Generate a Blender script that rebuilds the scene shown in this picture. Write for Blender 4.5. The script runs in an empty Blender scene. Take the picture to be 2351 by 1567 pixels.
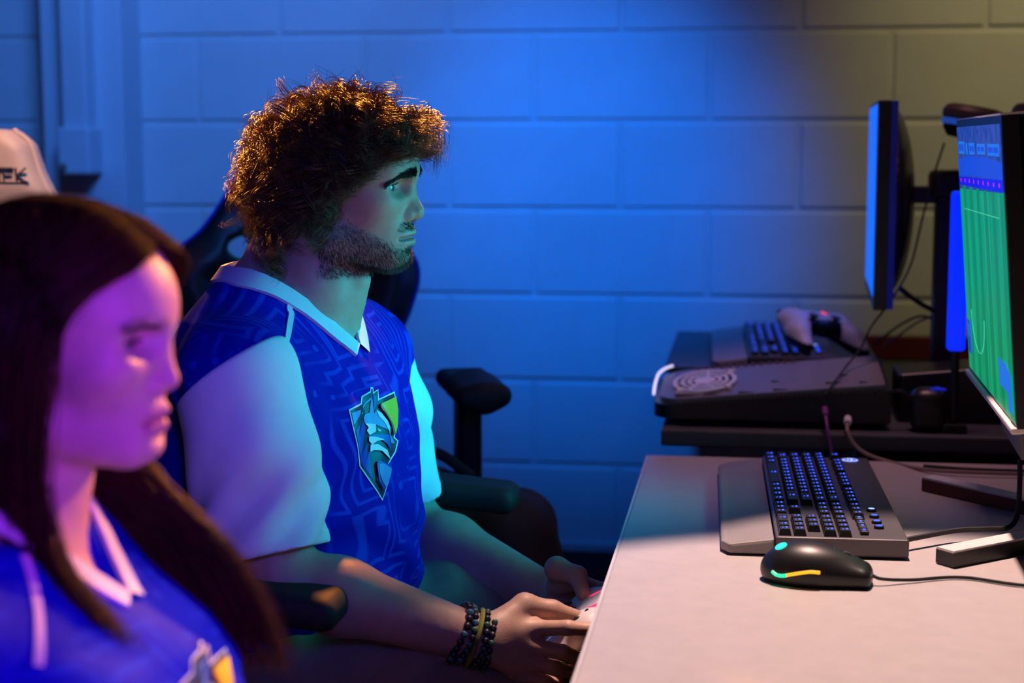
import bpy, bmesh, math, random
import numpy as np
from mathutils import Vector, Matrix
from mathutils.bvhtree import BVHTree
from mathutils.geometry import tessellate_polygon

random.seed(7)
rng = np.random.default_rng(7)
scene = bpy.context.scene
COL = scene.collection

# ------------------------------------------------------------------ camera
FPX, IW, IH = 3700.0, 2351.0, 1567.0
YAW, PITCH, ROLL = math.radians(8.371), math.radians(7.064), math.radians(-0.073)
CAM = Vector((0.0, 0.0, 1.27))
def _axes():
    r = Vector((math.cos(YAW), math.sin(YAW), 0)); f = Vector((-math.sin(YAW), math.cos(YAW), 0)); u = Vector((0, 0, 1))
    f2 = f*math.cos(PITCH)-u*math.sin(PITCH); u2 = u*math.cos(PITCH)+f*math.sin(PITCH)
    return r*math.cos(ROLL)+u2*math.sin(ROLL), u2*math.cos(ROLL)-r*math.sin(ROLL), f2
AR, AU, AF = _axes()
def ray(px, py):
    return AF*FPX + AR*(px-IW/2) - AU*(py-IH/2)
def at(px, py, Y):
    """world point of a pixel at the real depth plane y=Y"""
    d = ray(px, py); return CAM + d*(Y/d.y)
cd = bpy.data.cameras.new('camera'); cam = bpy.data.objects.new('camera', cd); COL.objects.link(cam)
cam.matrix_world = Matrix(((AR.x, AU.x, -AF.x, CAM.x), (AR.y, AU.y, -AF.y, CAM.y), (AR.z, AU.z, -AF.z, CAM.z), (0, 0, 0, 1)))
cd.sensor_width = 36.0; cd.lens = FPX/IW*36.0; cd.clip_start = 0.05
cd.dof.use_dof = True; cd.dof.focus_distance = 2.15; cd.dof.aperture_fstop = 3.0
scene.camera = cam

# ------------------------------------------------------------------ world, lights, exposure
scene.view_settings.view_transform = 'Standard'; scene.view_settings.look = 'None'
scene.view_settings.gamma = 1.0; scene.view_settings.use_curve_mapping = False
scene.view_settings.exposure = 0.0
w = bpy.data.worlds.new('dim_room'); scene.world = w; w.use_nodes = True
w.node_tree.nodes['Background'].inputs[0].default_value = (0.10, 0.07, 0.16, 1)
w.node_tree.nodes['Background'].inputs[1].default_value = 0.05

def aim(o, tgt):
    o.rotation_euler = (Vector(tgt)-o.location).to_track_quat('-Z', 'Y').to_euler()
def spot(name, loc, tgt, col, power, angle, blend, radius=0.05):
    l = bpy.data.lights.new(name, 'SPOT'); l.color = col; l.energy = power; l.spot_size = math.radians(angle); l.spot_blend = blend
    l.shadow_soft_size = radius
    o = bpy.data.objects.new(name, l); COL.objects.link(o); o.location = loc; aim(o, tgt); return o
def area(name, loc, tgt, col, power, sx, sy, spread=180):
    l = bpy.data.lights.new(name, 'AREA'); l.shape = 'RECTANGLE'; l.size = sx; l.size_y = sy; l.color = col; l.energy = power; l.spread = math.radians(spread)
    o = bpy.data.objects.new(name, l); COL.objects.link(o); o.location = loc; aim(o, tgt); return o

# blue party spot washing the block wall
spot('blue_wall_spot', (-0.40, 1.95, 2.50), (-0.36, 3.77, 1.11), (0.0, 0.17, 1.0), 250, 31, 1.0, 0.10)
# wider blue wash on the wall and the column
spot('blue_wall_wash', (-0.60, 2.0, 2.6), (-1.30, 3.77, 1.60), (0.05, 0.24, 1.0), 205, 62, 1.0, 0.40)
# warm lamp high by the wall: rims hair, noses, tops
spot('warm_back_lamp', (-0.60, 3.45, 2.35), (-0.56, 2.12, 1.28), (1.0, 0.30, 0.04), 700, 17, 0.7, 0.06)
# warm lamp at the back left, on the curls
spot('warm_left_lamp', (-1.60, 2.80, 1.78), (-0.615, 2.12, 1.25), (1.0, 0.36, 0.05), 1100, 8.2, 0.5, 0.05)
# warm downlight over the near desk
spot('warm_desk_lamp', (0.12, 2.42, 2.55), (0.24, 1.43, 0.74), (1.0, 0.66, 0.56), 275, 44, 0.10, 0.04)
# warm light on the wall's right side
spot('warm_wall_light', (0.75, 2.7, 2.55), (0.80, 3.77, 1.40), (1.0, 0.86, 0.36), 34, 62, 1.0, 0.15)
# lavender fill added to brighten the desks, no lamp of the room
spot('lavender_desk_fill', (0.25, 2.75, 2.60), (0.10, 2.78, 0.80), (1.0, 0.48, 0.55), 40, 40, 1.0, 0.12)
spot('warm_seat_light', (-1.15, 2.15, 2.5), (-1.38, 2.78, 1.27), (1.0, 0.5, 0.28), 110, 24, 0.6, 0.08)
# magenta light on the woman
spot('magenta_wash', (0.32, 0.55, 1.16), (-0.56, 1.22, 1.02), (0.32, 0.012, 1.0), 45, 34, 0.6, 0.10)
# blue-violet fill from the camera side
spot('violet_fill', (0.22, -0.10, 1.75), (-0.62, 1.95, 0.98), (0.05, 0.07, 1.0), 95, 22, 0.9, 0.20)
# warm rim on the woman from the back right
spot('warm_rim_lamp', (0.42, 3.05, 1.90), (-0.50, 1.29, 1.09), (1.0, 0.34, 0.05), 420, 9, 0.6, 0.05)

# ------------------------------------------------------------------ materials
def mat(name, col, rough=0.5, metal=0.0, emit=None, estr=0.0, noise=0.0, nscale=20.0, bump=0.0, bscale=200.0, spec=0.5, sheen=0.0, vcol=False, trans=0.0, coat=0.0):
    m = bpy.data.materials.new(name); m.use_nodes = True
    nt = m.node_tree; b = nt.nodes['Principled BSDF']
    c = (*col, 1)
    b.inputs['Base Color'].default_value = c; b.inputs['Roughness'].default_value = rough; b.inputs['Metallic'].default_value = metal
    b.inputs['Specular IOR Level'].default_value = spec
    if coat: b.inputs['Coat Weight'].default_value = coat
    if sheen: b.inputs['Sheen Weight'].default_value = sheen
    if emit: b.inputs['Emission Color'].default_value = (*emit, 1); b.inputs['Emission Strength'].default_value = estr
    tc = nt.nodes.new('ShaderNodeTexCoord')
    if noise or vcol:
        mx = nt.nodes.new('ShaderNodeMix'); mx.data_type = 'RGBA'; mx.blend_type = 'MULTIPLY'; mx.inputs[0].default_value = 1.0
        if vcol:
            a = nt.nodes.new('ShaderNodeVertexColor'); a.layer_name = 'Col'; nt.links.new(a.outputs[0], mx.inputs[6])
        else: mx.inputs[6].default_value = c
        n = nt.nodes.new('ShaderNodeTexNoise'); n.inputs['Scale'].default_value = nscale; n.inputs['Detail'].default_value = 4
        nt.links.new(tc.outputs['Object'], n.inputs['Vector'])
        rp = nt.nodes.new('ShaderNodeMapRange'); rp.inputs[1].default_value = 0.3; rp.inputs[2].default_value = 0.7
        rp.inputs[3].default_value = 1-noise; rp.inputs[4].default_value = 1+noise
        nt.links.new(n.outputs[0], rp.inputs[0]); nt.links.new(rp.outputs[0], mx.inputs[7]); nt.links.new(mx.outputs[2], b.inputs['Base Color'])
    if bump:
        n2 = nt.nodes.new('ShaderNodeTexNoise'); n2.inputs['Scale'].default_value = bscale; n2.inputs['Detail'].default_value = 3
        nt.links.new(tc.outputs['Object'], n2.inputs['Vector'])
        bp = nt.nodes.new('ShaderNodeBump'); bp.inputs['Strength'].default_value = bump; bp.inputs['Distance'].default_value = 0.002
        nt.links.new(n2.outputs[0], bp.inputs['Height']); nt.links.new(bp.outputs[0], b.inputs['Normal'])
    return m

M = {}
M['block'] = mat('painted_block', (0.62, 0.60, 0.60), 0.55, noise=0.06, nscale=6, bump=0.35, bscale=90)
M['mortar'] = mat('painted_mortar', (0.60, 0.58, 0.58), 0.6, noise=0.06, nscale=9, bump=0.2, bscale=120)
M['steelpaint'] = mat('painted_steel', (0.60, 0.60, 0.63), 0.45, noise=0.04, nscale=5)
M['basedark'] = mat('dark_vinyl_base', (0.06, 0.05, 0.06), 0.5, noise=0.1)
M['floor'] = mat('dark_carpet', (0.035, 0.033, 0.038), 0.95, noise=0.3, nscale=300, bump=0.4, bscale=500)
M['ceil'] = mat('dark_ceiling', (0.05, 0.05, 0.055), 0.9, noise=0.1)
M['desk'] = mat('grey_laminate', (0.50, 0.46, 0.46), 0.42, noise=0.04, nscale=40)
M['deskedge'] = mat('light_edge_band', (0.62, 0.6, 0.62), 0.4, noise=0.03)
M['deskdark'] = mat('dark_desk_top', (0.07, 0.075, 0.085), 0.5, noise=0.08, nscale=30)
M['black'] = mat('black_plastic', (0.012, 0.012, 0.014), 0.38, noise=0.1)
M['blacksoft'] = mat('black_rubber', (0.014, 0.014, 0.017), 0.7, noise=0.1)
M['leather'] = mat('black_leatherette', (0.012, 0.013, 0.018), 0.42, noise=0.15, nscale=60, bump=0.3, bscale=400)
M['blueedge'] = mat('blue_edge', (0.01, 0.04, 0.55), 0.5, noise=0.05)  # blue wall light on chair piping put into the colour; also monitor trim
M['greenrim'] = mat('green_eyelet', (0.01, 0.32, 0.07), 0.4, noise=0.05)
M['beige'] = mat('beige_leatherette', (0.60, 0.50, 0.44), 0.5, noise=0.06, nscale=30, bump=0.25, bscale=500)
M['navythread'] = mat('navy_embroidery', (0.03, 0.04, 0.10), 0.7, noise=0.1)
M['metal'] = mat('brushed_metal', (0.55, 0.5, 0.5), 0.35, metal=0.7, noise=0.05)
M['silver'] = mat('silver_plastic', (0.80, 0.74, 0.72), 0.4, metal=0.0, noise=0.04)
M['kbtop'] = mat('graphite_plate', (0.115, 0.105, 0.115), 0.42, metal=0.25, noise=0.06)
M['palm'] = mat('soft_palm_rest', (0.27, 0.245, 0.25), 0.6, noise=0.06)
M['key'] = mat('keycap_black', (0.02, 0.02, 0.022), 0.42, noise=0.08)
M['legend'] = mat('blue_legend_glow', (0.01, 0.02, 0.1), 0.5, emit=(0.03, 0.08, 1.0), estr=2.6, noise=0.05)
M['bluewhite'] = mat('blue_white_led', (0.1, 0.1, 0.3), 0.5, emit=(0.25, 0.35, 1.0), estr=2.2, noise=0.02)
M['redpaint'] = mat('red_plastic', (0.12, 0.008, 0.01), 0.45, noise=0.08)
M['white'] = mat('white_plastic', (0.85, 0.82, 0.86), 0.4, noise=0.03)
M['ledwhite'] = mat('led_strip', (0.8, 0.8, 0.9), 0.4, emit=(0.75, 0.7, 1.0), estr=0.9, noise=0.02)
M['plate'] = mat('console_plate', (0.27, 0.23, 0.25), 0.4, metal=0.35, noise=0.08, nscale=25)
M['vent_o'] = mat('amber_vent', (0.22, 0.09, 0.05), 0.5, noise=0.2)
M['backpack'] = mat('black_nylon', (0.010, 0.010, 0.013), 0.8, noise=0.2, nscale=80, bump=0.4, bscale=300)
M['screw'] = mat('dark_screw', (0.02, 0.02, 0.02), 0.4, noise=0.05)

# ------------------------------------------------------------------ object helpers
def thing(name, label, cat, loc=(0, 0, 0), rotz=0.0, group=None):
    o = bpy.data.objects.new(name, None); COL.objects.link(o); o.empty_display_size = 0.05
    o.location = loc; o.rotation_euler = (0, 0, rotz); o['label'] = label; o['category'] = cat
    if group: o['group'] = group
    return o
def tag(o, label, cat, group=None):
    o['label'] = label; o['category'] = cat
    if group: o['group'] = group
    return o
def mkobj(name, me, parent=None, mats=None, smooth=False, offset=None):
    for m in (mats or []): me.materials.append(m)
    if smooth: me.polygons.foreach_set('use_smooth', [True]*len(me.polygons))
    o = bpy.data.objects.new(name, me); COL.objects.link(o)
    if parent is not None: o.parent = parent
    if offset is not None: o.location = offset
    return o
def struct(o):
    o['kind'] = 'structure'; return o

class MB:
    """collects shapes for one mesh"""
    def __init__(s): s.v = []; s.f = []; s.m = []
    def add(s, vs, fs, mi=0):
        b = len(s.v); s.v += [tuple(p) for p in vs]; s.f += [tuple(b+i for i in q) for q in fs]; s.m += [mi]*len(fs)
    def box(s, c, d, mi=0, bev=0.0, R=None):
        bm = bmesh.new(); bmesh.ops.create_cube(bm, size=1.0)
        for v in bm.verts: v.co = Vector((v.co.x*d[0], v.co.y*d[1], v.co.z*d[2]))
        if bev: bmesh.ops.bevel(bm, geom=bm.edges[:]+bm.verts[:], offset=bev, segments=2, profile=0.5, affect='EDGES')
        bm.verts.ensure_lookup_table()
        c = Vector(c)
        s.add([(R @ v.co if R else v.co)+c for v in bm.verts], [[v.index for v in f.verts] for f in bm.faces], mi); bm.free()
    def tube(s, pts, r, n=8, mi=0, cap=True):
        pts = [Vector(p) for p in pts]; k = len(pts); rr = r if hasattr(r, '__len__') else [r]*k
        up = Vector((0, 0, 1)); vs = []; prev = None
        for i, p in enumerate(pts):
            t = (pts[min(i+1, k-1)]-pts[max(i-1, 0)]).normalized()
            if prev is None:
                a = up if abs(t.z) < 0.9 else Vector((1, 0, 0)); nn = t.cross(a).normalized()
            else: nn = (prev-t*prev.dot(t)).normalized()
            prev = nn; bb = t.cross(nn)
            for j in range(n):
                an = 2*math.pi*j/n; vs.append(p+(nn*math.cos(an)+bb*math.sin(an))*rr[i])
        fs = [(i*n+j, i*n+(j+1) % n, (i+1)*n+(j+1) % n, (i+1)*n+j) for i in range(k-1) for j in range(n)]
        if cap: fs += [tuple(range(n))[::-1], tuple((k-1)*n+j for j in range(n))]
        s.add(vs, fs, mi)
    def lathe(s, prof, c=(0, 0, 0), n=24, mi=0, R=None, close=True):
        c = Vector(c); vs = []; k = len(prof)
        for (r, z) in prof:
            for j in range(n):
                a = 2*math.pi*j/n; p = Vector((r*math.cos(a), r*math.sin(a), z)); vs.append((R @ p if R else p)+c)
        fs = [(i*n+j, i*n+(j+1) % n, (i+1)*n+(j+1) % n, (i+1)*n+j) for i in range(k-1) for j in range(n)]
        if close: fs += [tuple(range(n))[::-1], tuple((k-1)*n+j for j in range(n))]
        s.add(vs, fs, mi)
    def prism(s, poly, z0, z1, mi=0, f=None):
        """poly in (x,y), extruded z0..z1; f maps (x,y,z)->point"""
        f = f or (lambda x, y, z: (x, y, z)); n = len(poly)
        ar = sum(poly[i][0]*poly[(i+1) % n][1]-poly[(i+1) % n][0]*poly[i][1] for i in range(n))
        if ar < 0: poly = poly[::-1]
        vs = [f(x, y, z0) for x, y in poly]+[f(x, y, z1) for x, y in poly]
        fs = [(i, (i+1) % n, n+(i+1) % n, n+i) for i in range(n)]
        for t in tessellate_polygon([[Vector((x, y, 0)) for x, y in poly]]):
            a, b, c = t
            o = (poly[b][0]-poly[a][0])*(poly[c][1]-poly[a][1])-(poly[c][0]-poly[a][0])*(poly[b][1]-poly[a][1])
            if o < 0: b, c = c, b
            fs += [(c, b, a), (n+a, n+b, n+c)]
        s.add(vs, fs, mi)
    def mesh(s, name):
        me = bpy.data.meshes.new(name); me.from_pydata(s.v, [], s.f); me.polygons.foreach_set('material_index', s.m); me.update(); return me
    def build(s, name, mats, parent=None, smooth=False, bevel=0.0, recalc=True, offset=None):
        if not isinstance(mats, (list, tuple)): mats = [mats]
        me = s.mesh(name)
        if recalc:
            bm = bmesh.new(); bm.from_mesh(me); bmesh.ops.recalc_face_normals(bm, faces=bm.faces[:]); bm.to_mesh(me); bm.free()
        o = mkobj(name, me, parent, mats, smooth, offset)
        if bevel:
            md = o.modifiers.new('bevel', 'BEVEL'); md.width = bevel; md.segments = 2; md.limit_method = 'ANGLE'
        if smooth: shade_auto(o)
        return o
def shade_auto(o, deg=35):
    me = o.data; bm = bmesh.new(); bm.from_mesh(me); lim = math.radians(deg)
    for e in bm.edges:
        e.smooth = not (len(e.link_faces) == 2 and e.calc_face_angle(0) > lim)
    bm.to_mesh(me); bm.free()
def copy_tree(root, parent=None):
    c = root.copy(); COL.objects.link(c)
    if parent is not None: c.parent = parent
    for ch in list(root.children): copy_tree(ch, c)
    return c
def smooth_path(pts, n=8):
    """Catmull-Rom through points"""
    P = [Vector(p) for p in pts]; P = [P[0]*2-P[1]]+P+[P[-1]*2-P[-2]]; out = []
    for i in range(1, len(P)-2):
        for k in range(n):
            t = k/n; a, b, c, d = P[i-1], P[i], P[i+1], P[i+2]
            out.append(0.5*((2*b)+(c-a)*t+(2*a-5*b+4*c-d)*t*t+(3*b-a-3*c+d)*t**3))
    out.append(P[-2]); return out

# ------------------------------------------------------------------ implicit surfaces (for soft and organic shapes)
def evalgrid(f, lo, hi, h, B=12):
    lo = np.array(lo, np.float32); n = np.ceil((np.array(hi)-lo)/h/B).astype(int)
    ii = np.stack(np.meshgrid(*[np.arange(k) for k in n], indexing='ij'), -1).reshape(-1, 3)
    c = lo+(ii*B+(B-1)/2)*h
    fc = f(c.astype(np.float32))
    F = np.empty((n[0], n[1], n[2], B, B, B), np.float32); F[:] = fc.reshape(n[0], n[1], n[2], 1, 1, 1)
    act = np.nonzero(np.abs(fc) < B*h*0.87*1.5)[0]
    loc = np.stack(np.meshgrid(*[np.arange(B)]*3, indexing='ij'), -1).reshape(-1, 3)*h
    Fv = F.reshape(-1, B**3)
    for s in range(0, len(act), 250):
        a = act[s:s+250]
        P = (lo+ii[a]*B*h)[:, None, :]+loc[None]
        Fv[a] = f(P.reshape(-1, 3).astype(np.float32)).reshape(len(a), -1)
    return F.transpose(0, 3, 1, 4, 2, 5).reshape(n[0]*B, n[1]*B, n[2]*B)
def surfnets(F, lo, h):
    nx, ny, nz = F.shape; S = F < 0; cid, cp = [], []; quads = []
    def cell(i, j, k): return (i*(ny)+j)*nz+k
    for ax in range(3):
        sl0 = [slice(None)]*3; sl1 = [slice(None)]*3; sl0[ax] = slice(None, -1); sl1[ax] = slice(1, None)
        I = np.argwhere(S[tuple(sl0)] != S[tuple(sl1)])
        o1, o2 = (ax+1) % 3, (ax+2) % 3; dim = F.shape
        I = I[(I[:, o1] >= 1) & (I[:, o2] >= 1) & (I[:, o1] < dim[o1]-1) & (I[:, o2] < dim[o2]-1)]
        J = I.copy(); J[:, ax] += 1
        a = F[I[:, 0], I[:, 1], I[:, 2]]; b = F[J[:, 0], J[:, 1], J[:, 2]]
        t = a/(a-b+1e-20); pt = I.astype(np.float64); pt[:, ax] += t
        cs = []
        for d1, d2 in ((-1, -1), (0, -1), (0, 0), (-1, 0)):
            c = I.copy(); c[:, o1] += d1; c[:, o2] += d2; cc = cell(c[:, 0], c[:, 1], c[:, 2]); cs.append(cc); cid.append(cc); cp.append(pt)
        q = np.stack(cs, 1); flip = a > 0; q[flip] = q[flip][:, ::-1]; quads.append(q)
    cid = np.concatenate(cid); cp = np.concatenate(cp); q = np.concatenate(quads)
    u, inv = np.unique(cid, return_inverse=True); cnt = np.bincount(inv)
    V = np.stack([np.bincount(inv, cp[:, k])/cnt for k in range(3)], 1)*h+np.array(lo)
    return V, np.searchsorted(u, q)
def sdfmesh(f, lo, hi, h):
    return surfnets(evalgrid(f, lo, hi, h), np.array(lo, float), h)
def relax(V, Q, it=2, w=0.5):
    for _ in range(it):
        S = np.zeros_like(V); C = np.zeros(len(V))
        for a, b in ((0, 1), (1, 2), (2, 3), (3, 0)):
            np.add.at(S, Q[:, a], V[Q[:, b]]); np.add.at(S, Q[:, b], V[Q[:, a]]); np.add.at(C, Q[:, a], 1); np.add.at(C, Q[:, b], 1)
        V = V*(1-w)+w*S/np.maximum(C, 1)[:, None]
    return V
def npmesh(name, V, Q, midx=None, col=None, smooth=True):
    me = bpy.data.meshes.new(name); V = np.asarray(V, np.float32); Q = np.asarray(Q, np.int32); k = Q.shape[1]
    me.vertices.add(len(V)); me.vertices.foreach_set('co', V.ravel())
    me.loops.add(Q.size); me.loops.foreach_set('vertex_index', Q.ravel())
    me.polygons.add(len(Q)); me.polygons.foreach_set('loop_start', np.arange(0, Q.size, k, dtype=np.int32))
    me.polygons.foreach_set('use_smooth', np.full(len(Q), smooth))
    if midx is not None: me.polygons.foreach_set('material_index', np.asarray(midx, np.int32))
    me.update(calc_edges=True)
    if col is not None:
        a = me.color_attributes.new('Col', 'FLOAT_COLOR', 'POINT'); c = np.ones((len(V), 4), np.float32); c[:, :3] = col; a.data.foreach_set('color', c.ravel())
    return me
def vertnormals(V, Q):
    n = np.cross(V[Q[:, 2]]-V[Q[:, 0]], V[Q[:, 3]]-V[Q[:, 1]]); N = np.zeros_like(V)
    for k in range(4): np.add.at(N, Q[:, k], n)
    return N/np.maximum(np.linalg.norm(N, axis=1, keepdims=True), 1e-12)
def smin(a, b, k):
    h = np.clip(0.5+0.5*(b-a)/k, 0, 1); return b+(a-b)*h-k*h*(1-h)
def smax(a, b, k): return -smin(-a, -b, k)
def cap(P, a, b, ra, rb=None):
    rb = ra if rb is None else rb; a = np.array(a, np.float32); b = np.array(b, np.float32); d = b-a
    t = np.clip(((P-a)@d)/max(float(d@d), 1e-12), 0, 1); return np.linalg.norm(P-a-t[:, None]*d, axis=1)-(ra+(rb-ra)*t)
def chain(P, pts, rs, k=0.01):
    o = None
    for i in range(len(pts)-1):
        c = cap(P, pts[i], pts[i+1], rs[i], rs[i+1]); o = c if o is None else smin(o, c, k)
    return o
def ell(P, c, r, R=None):
    p = P-np.array(c, np.float32)
    if R is not None: p = p@np.array(R, np.float32)
    r = np.array(r, np.float32); k0 = np.linalg.norm(p/r, axis=1); k1 = np.linalg.norm(p/(r*r), axis=1)
    return k0*(k0-1)/np.maximum(k1, 1e-6)
def rbox(P, c, half, r, R=None):
    p = P-np.array(c, np.float32)
    if R is not None: p = p@np.array(R, np.float32)
    q = np.abs(p)-(np.array(half, np.float32)-r)
    return np.linalg.norm(np.maximum(q, 0), axis=1)+np.minimum(q.max(1), 0)-r
def poly2d(x, y, poly):
    d = np.full(x.shape, 1e9, np.float32); s = np.ones(x.shape, np.float32); n = len(poly); j = n-1
    for i in range(n):
        ex, ey = poly[j][0]-poly[i][0], poly[j][1]-poly[i][1]; wx, wy = x-poly[i][0], y-poly[i][1]
        t = np.clip((wx*ex+wy*ey)/(ex*ex+ey*ey+1e-12), 0, 1); bx, by = wx-ex*t, wy-ey*t
        d = np.minimum(d, bx*bx+by*by)
        c1 = y >= poly[i][1]; c2 = y < poly[j][1]; c3 = ex*wy > ey*wx
        s[(c1 & c2 & c3) | (~c1 & ~c2 & ~c3)] *= -1; j = i
    return s*np.sqrt(d)
def rotm(yaw=0, pitch=0, roll=0):
    return np.array(Matrix.Rotation(yaw, 3, 'Z') @ Matrix.Rotation(pitch, 3, 'Y') @ Matrix.Rotation(roll, 3, 'X'))
def strands(name, paths, rad, mats, parent, offset=None, sides=3, midx=None):
    """paths: (N,K,3) polylines -> thin tapered tubes in one mesh"""
    N, K, _ = paths.shape; T = np.gradient(paths, axis=1); T /= np.maximum(np.linalg.norm(T, axis=2, keepdims=True), 1e-9)
    a = np.where(np.abs(T[..., 2:3]) < 0.85, np.array([0, 0, 1.]), np.array([1., 0, 0])); n = np.cross(T, a); n /= np.maximum(np.linalg.norm(n, axis=2, keepdims=True), 1e-9); b = np.cross(T, n)
    tt = np.linspace(0, 1, K); rr = rad*(1-0.75*tt**2)
    rr = rr[None, :, None] if np.ndim(rad) == 0 else (np.asarray(rad)[:, None]*(1-0.75*tt**2))[..., None]
    ring = [paths+(n*math.cos(2*math.pi*s/sides)+b*math.sin(2*math.pi*s/sides))*rr for s in range(sides)]
    V = np.stack(ring, 2).reshape(-1, 3)
    base = (np.arange(N)[:, None, None]*K+np.arange(K-1)[None, :, None])*sides; s = np.arange(sides)[None, None]; s2 = (s+1) % sides
    Q = np.stack([base+s, base+s2, base+sides+s2, base+sides+s], -1).reshape(-1, 4)
    mi = None if midx is None else np.repeat(np.asarray(midx), (K-1)*sides)
    me = npmesh(name, V, Q, mi); o = mkobj(name, me, parent, mats, False, offset); o['kind'] = 'stuff'; return o

# ================================================================== the setting
WY = 3.771
mb = MB(); mb.box((-0.4, WY+0.047, 1.35), (4.6, 0.10, 2.7)); wall = struct(mb.build('wall_back', M['mortar']))
wall['label'] = 'painted concrete block wall washed in blue light'
blk = MB(); blk.box((0, 0, 0), (0.3955, 0.034, 0.1925), bev=0.0045); blk_me = blk.mesh('block'); blk_me.materials.append(M['block'])
X0, Z0, BH = -0.5013, 1.5197, 0.2032
for k in range(-6, 6):
    zc = Z0-BH*k-BH/2
    for m in range(-5, 5):
        xc = X0+BH*(2*m+(k % 2))+BH
        if xc < -2.5 or xc > 1.5: continue
        o = bpy.data.objects.new('block', blk_me); COL.objects.link(o); o.parent = wall
        o.location = (xc, WY+0.0085+rng.uniform(-0.0006, 0.0006), zc)
mb = MB(); mb.box((-0.4, 1.6, -0.02), (4.6, 5.4, 0.04)); struct(mb.build('floor', M['floor']))
mb = MB(); mb.box((-0.4, WY-0.012, 0.148), (4.6, 0.024, 0.296)); struct(mb.build('baseboard_back', M['basedark']))
mb = MB(); mb.box((-0.4, WY-0.016, 0.309), (4.6, 0.032, 0.023), bev=0.004); struct(mb.build('trim_1', M['steelpaint']))
# steel column with raceway and lock box on the left
mb = MB(); mb.box((-1.5555, 3.7085, 1.35), (0.199, 0.137, 2.7), bev=0.004); o = struct(mb.build('column', M['steelpaint']))
o['label'] = 'square painted steel column against the block wall'
t = thing('conduit_raceway', 'vertical painted metal raceway running down the column into a small box', 'raceway', (-1.555, 3.64, 1.2))
mb = MB(); mb.box((0.004, -0.03, 0.80), (0.06, 0.06, 1.40), bev=0.005); mb.build('raceway', M['steelpaint'], t)
t = thing('junction_box', 'small painted metal junction box with a round lock at the raceway foot', 'junction box', (-1.548, 3.64, 1.195))
mb = MB(); mb.box((0.0, -0.04, 0.055), (0.078, 0.08, 0.108), bev=0.006); mb.build('box', M['steelpaint'], t)
mb = MB(); mb.lathe([(0.0005, 0.012), (0.008, 0.011), (0.009, 0.0)], (-0.022, -0.08, 0.02), 16, R=Matrix.Rotation(math.pi/2, 3, 'X')); mb.build('lock', M['metal'], t, True)

# ================================================================== near desk
DZ = 0.74
t = thing('desk', 'long grey laminate desk with keyboard and mouse, lit warm at its near end', 'desk', (0.3, 1.75, 0))
mb = MB(); mb.box((-0.095, 0.0, DZ-0.014), (0.74, 1.92, 0.028), bev=0.004); mb.build('desktop', M['desk'], t)
mb = MB(); mb.box((-0.4655, 0.0, DZ-0.014), (0.004, 1.92, 0.026), bev=0.001); mb.build('edge_band', M['deskedge'], t)
for sy in (-0.8, 0.8):
    mb = MB(); mb.box((0.02, sy, 0.37), (0.07, 0.05, 0.68), bev=0.004); mb.build('leg', M['black'], t)
    mb = MB(); mb.box((0.0, sy, 0.02), (0.55, 0.06, 0.035), bev=0.006); mb.build('foot', M['black'], t)
mb = MB(); mb.box((0.02, 0, DZ-0.06), (0.06, 1.6, 0.04)); mb.build('frame_rail', M['black'], t)
# ================================================================== far desk
FZ = 0.777
t = thing('desk', 'dark desk against the block wall carrying the open game console', 'desk', (0.45, 3.23, 0))
mb = MB(); mb.box((-0.045, 0.0, FZ-0.0145), (1.10, 0.96, 0.029), bev=0.004); mb.build('desktop', M['deskdark'], t)
for sx in (-0.28, 0.4):
    mb = MB(); mb.box((sx, 0.0, 0.37), (0.05, 0.07, 0.70), bev=0.004); mb.build('leg', M['black'], t)
    mb = MB(); mb.box((sx, 0.0, 0.02), (0.06, 0.7, 0.035), bev=0.006); mb.build('foot', M['black'], t)
mb = MB(); mb.box((0.17, -0.36, FZ-0.06), (0.86, 0.05, 0.06), bev=0.003); mb.build('frame_rail', M['black'], t)

# ================================================================== chairs
def starbase(root, zc=0.0, R=0.30):
    mb = MB(); mb.tube([(0, 0, 0.09), (0, 0, 0.28)], 0.030, 16); mb.tube([(0, 0, 0.27), (0, 0, 0.43)], 0.018, 16); mb.build('gas_lift', M['black'], root, True)
    lm = MB(); lm.tube([(0.02, 0, 0.115), (R*0.55, 0, 0.095), (R, 0, 0.075)], [0.03, 0.022, 0.016], 8); lme = lm.mesh('base_leg'); lme.materials.append(M['black'])
    cm = MB(); cm.lathe([(0.001, -0.012), (0.028, -0.012), (0.028, 0.012), (0.001, 0.012)], (R, 0, 0.028), 16, R=Matrix.Rotation(math.pi/2, 3, 'X')); cm.tube([(R, 0, 0.028), (R, 0, 0.075)], 0.008, 8)
    cme = cm.mesh('caster'); cme.materials.append(M['blacksoft'])
    for k in range(5):
        for nm, me in (('base_leg', lme), ('caster', cme)):
            o = bpy.data.objects.new(nm, me); COL.objects.link(o); o.parent = root; o.rotation_euler = (0, 0, 2*math.pi*k/5+0.3)
HALF = [(0.0, 1.30), (0.055, 1.295), (0.085, 1.27), (0.105, 1.215), (0.135, 1.16), (0.18, 1.10), (0.225, 1.065), (0.25, 1.03), (0.252, 0.99), (0.232, 0.93), (0.205, 0.87), (0.195, 0.80), (0.20, 0.72), (0.215, 0.62), (0.215, 0.54), (0.19, 0.49), (0.0, 0.48)]
OUT = HALF+[(-x, z) for x, z in HALF[-2:0:-1]]
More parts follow.
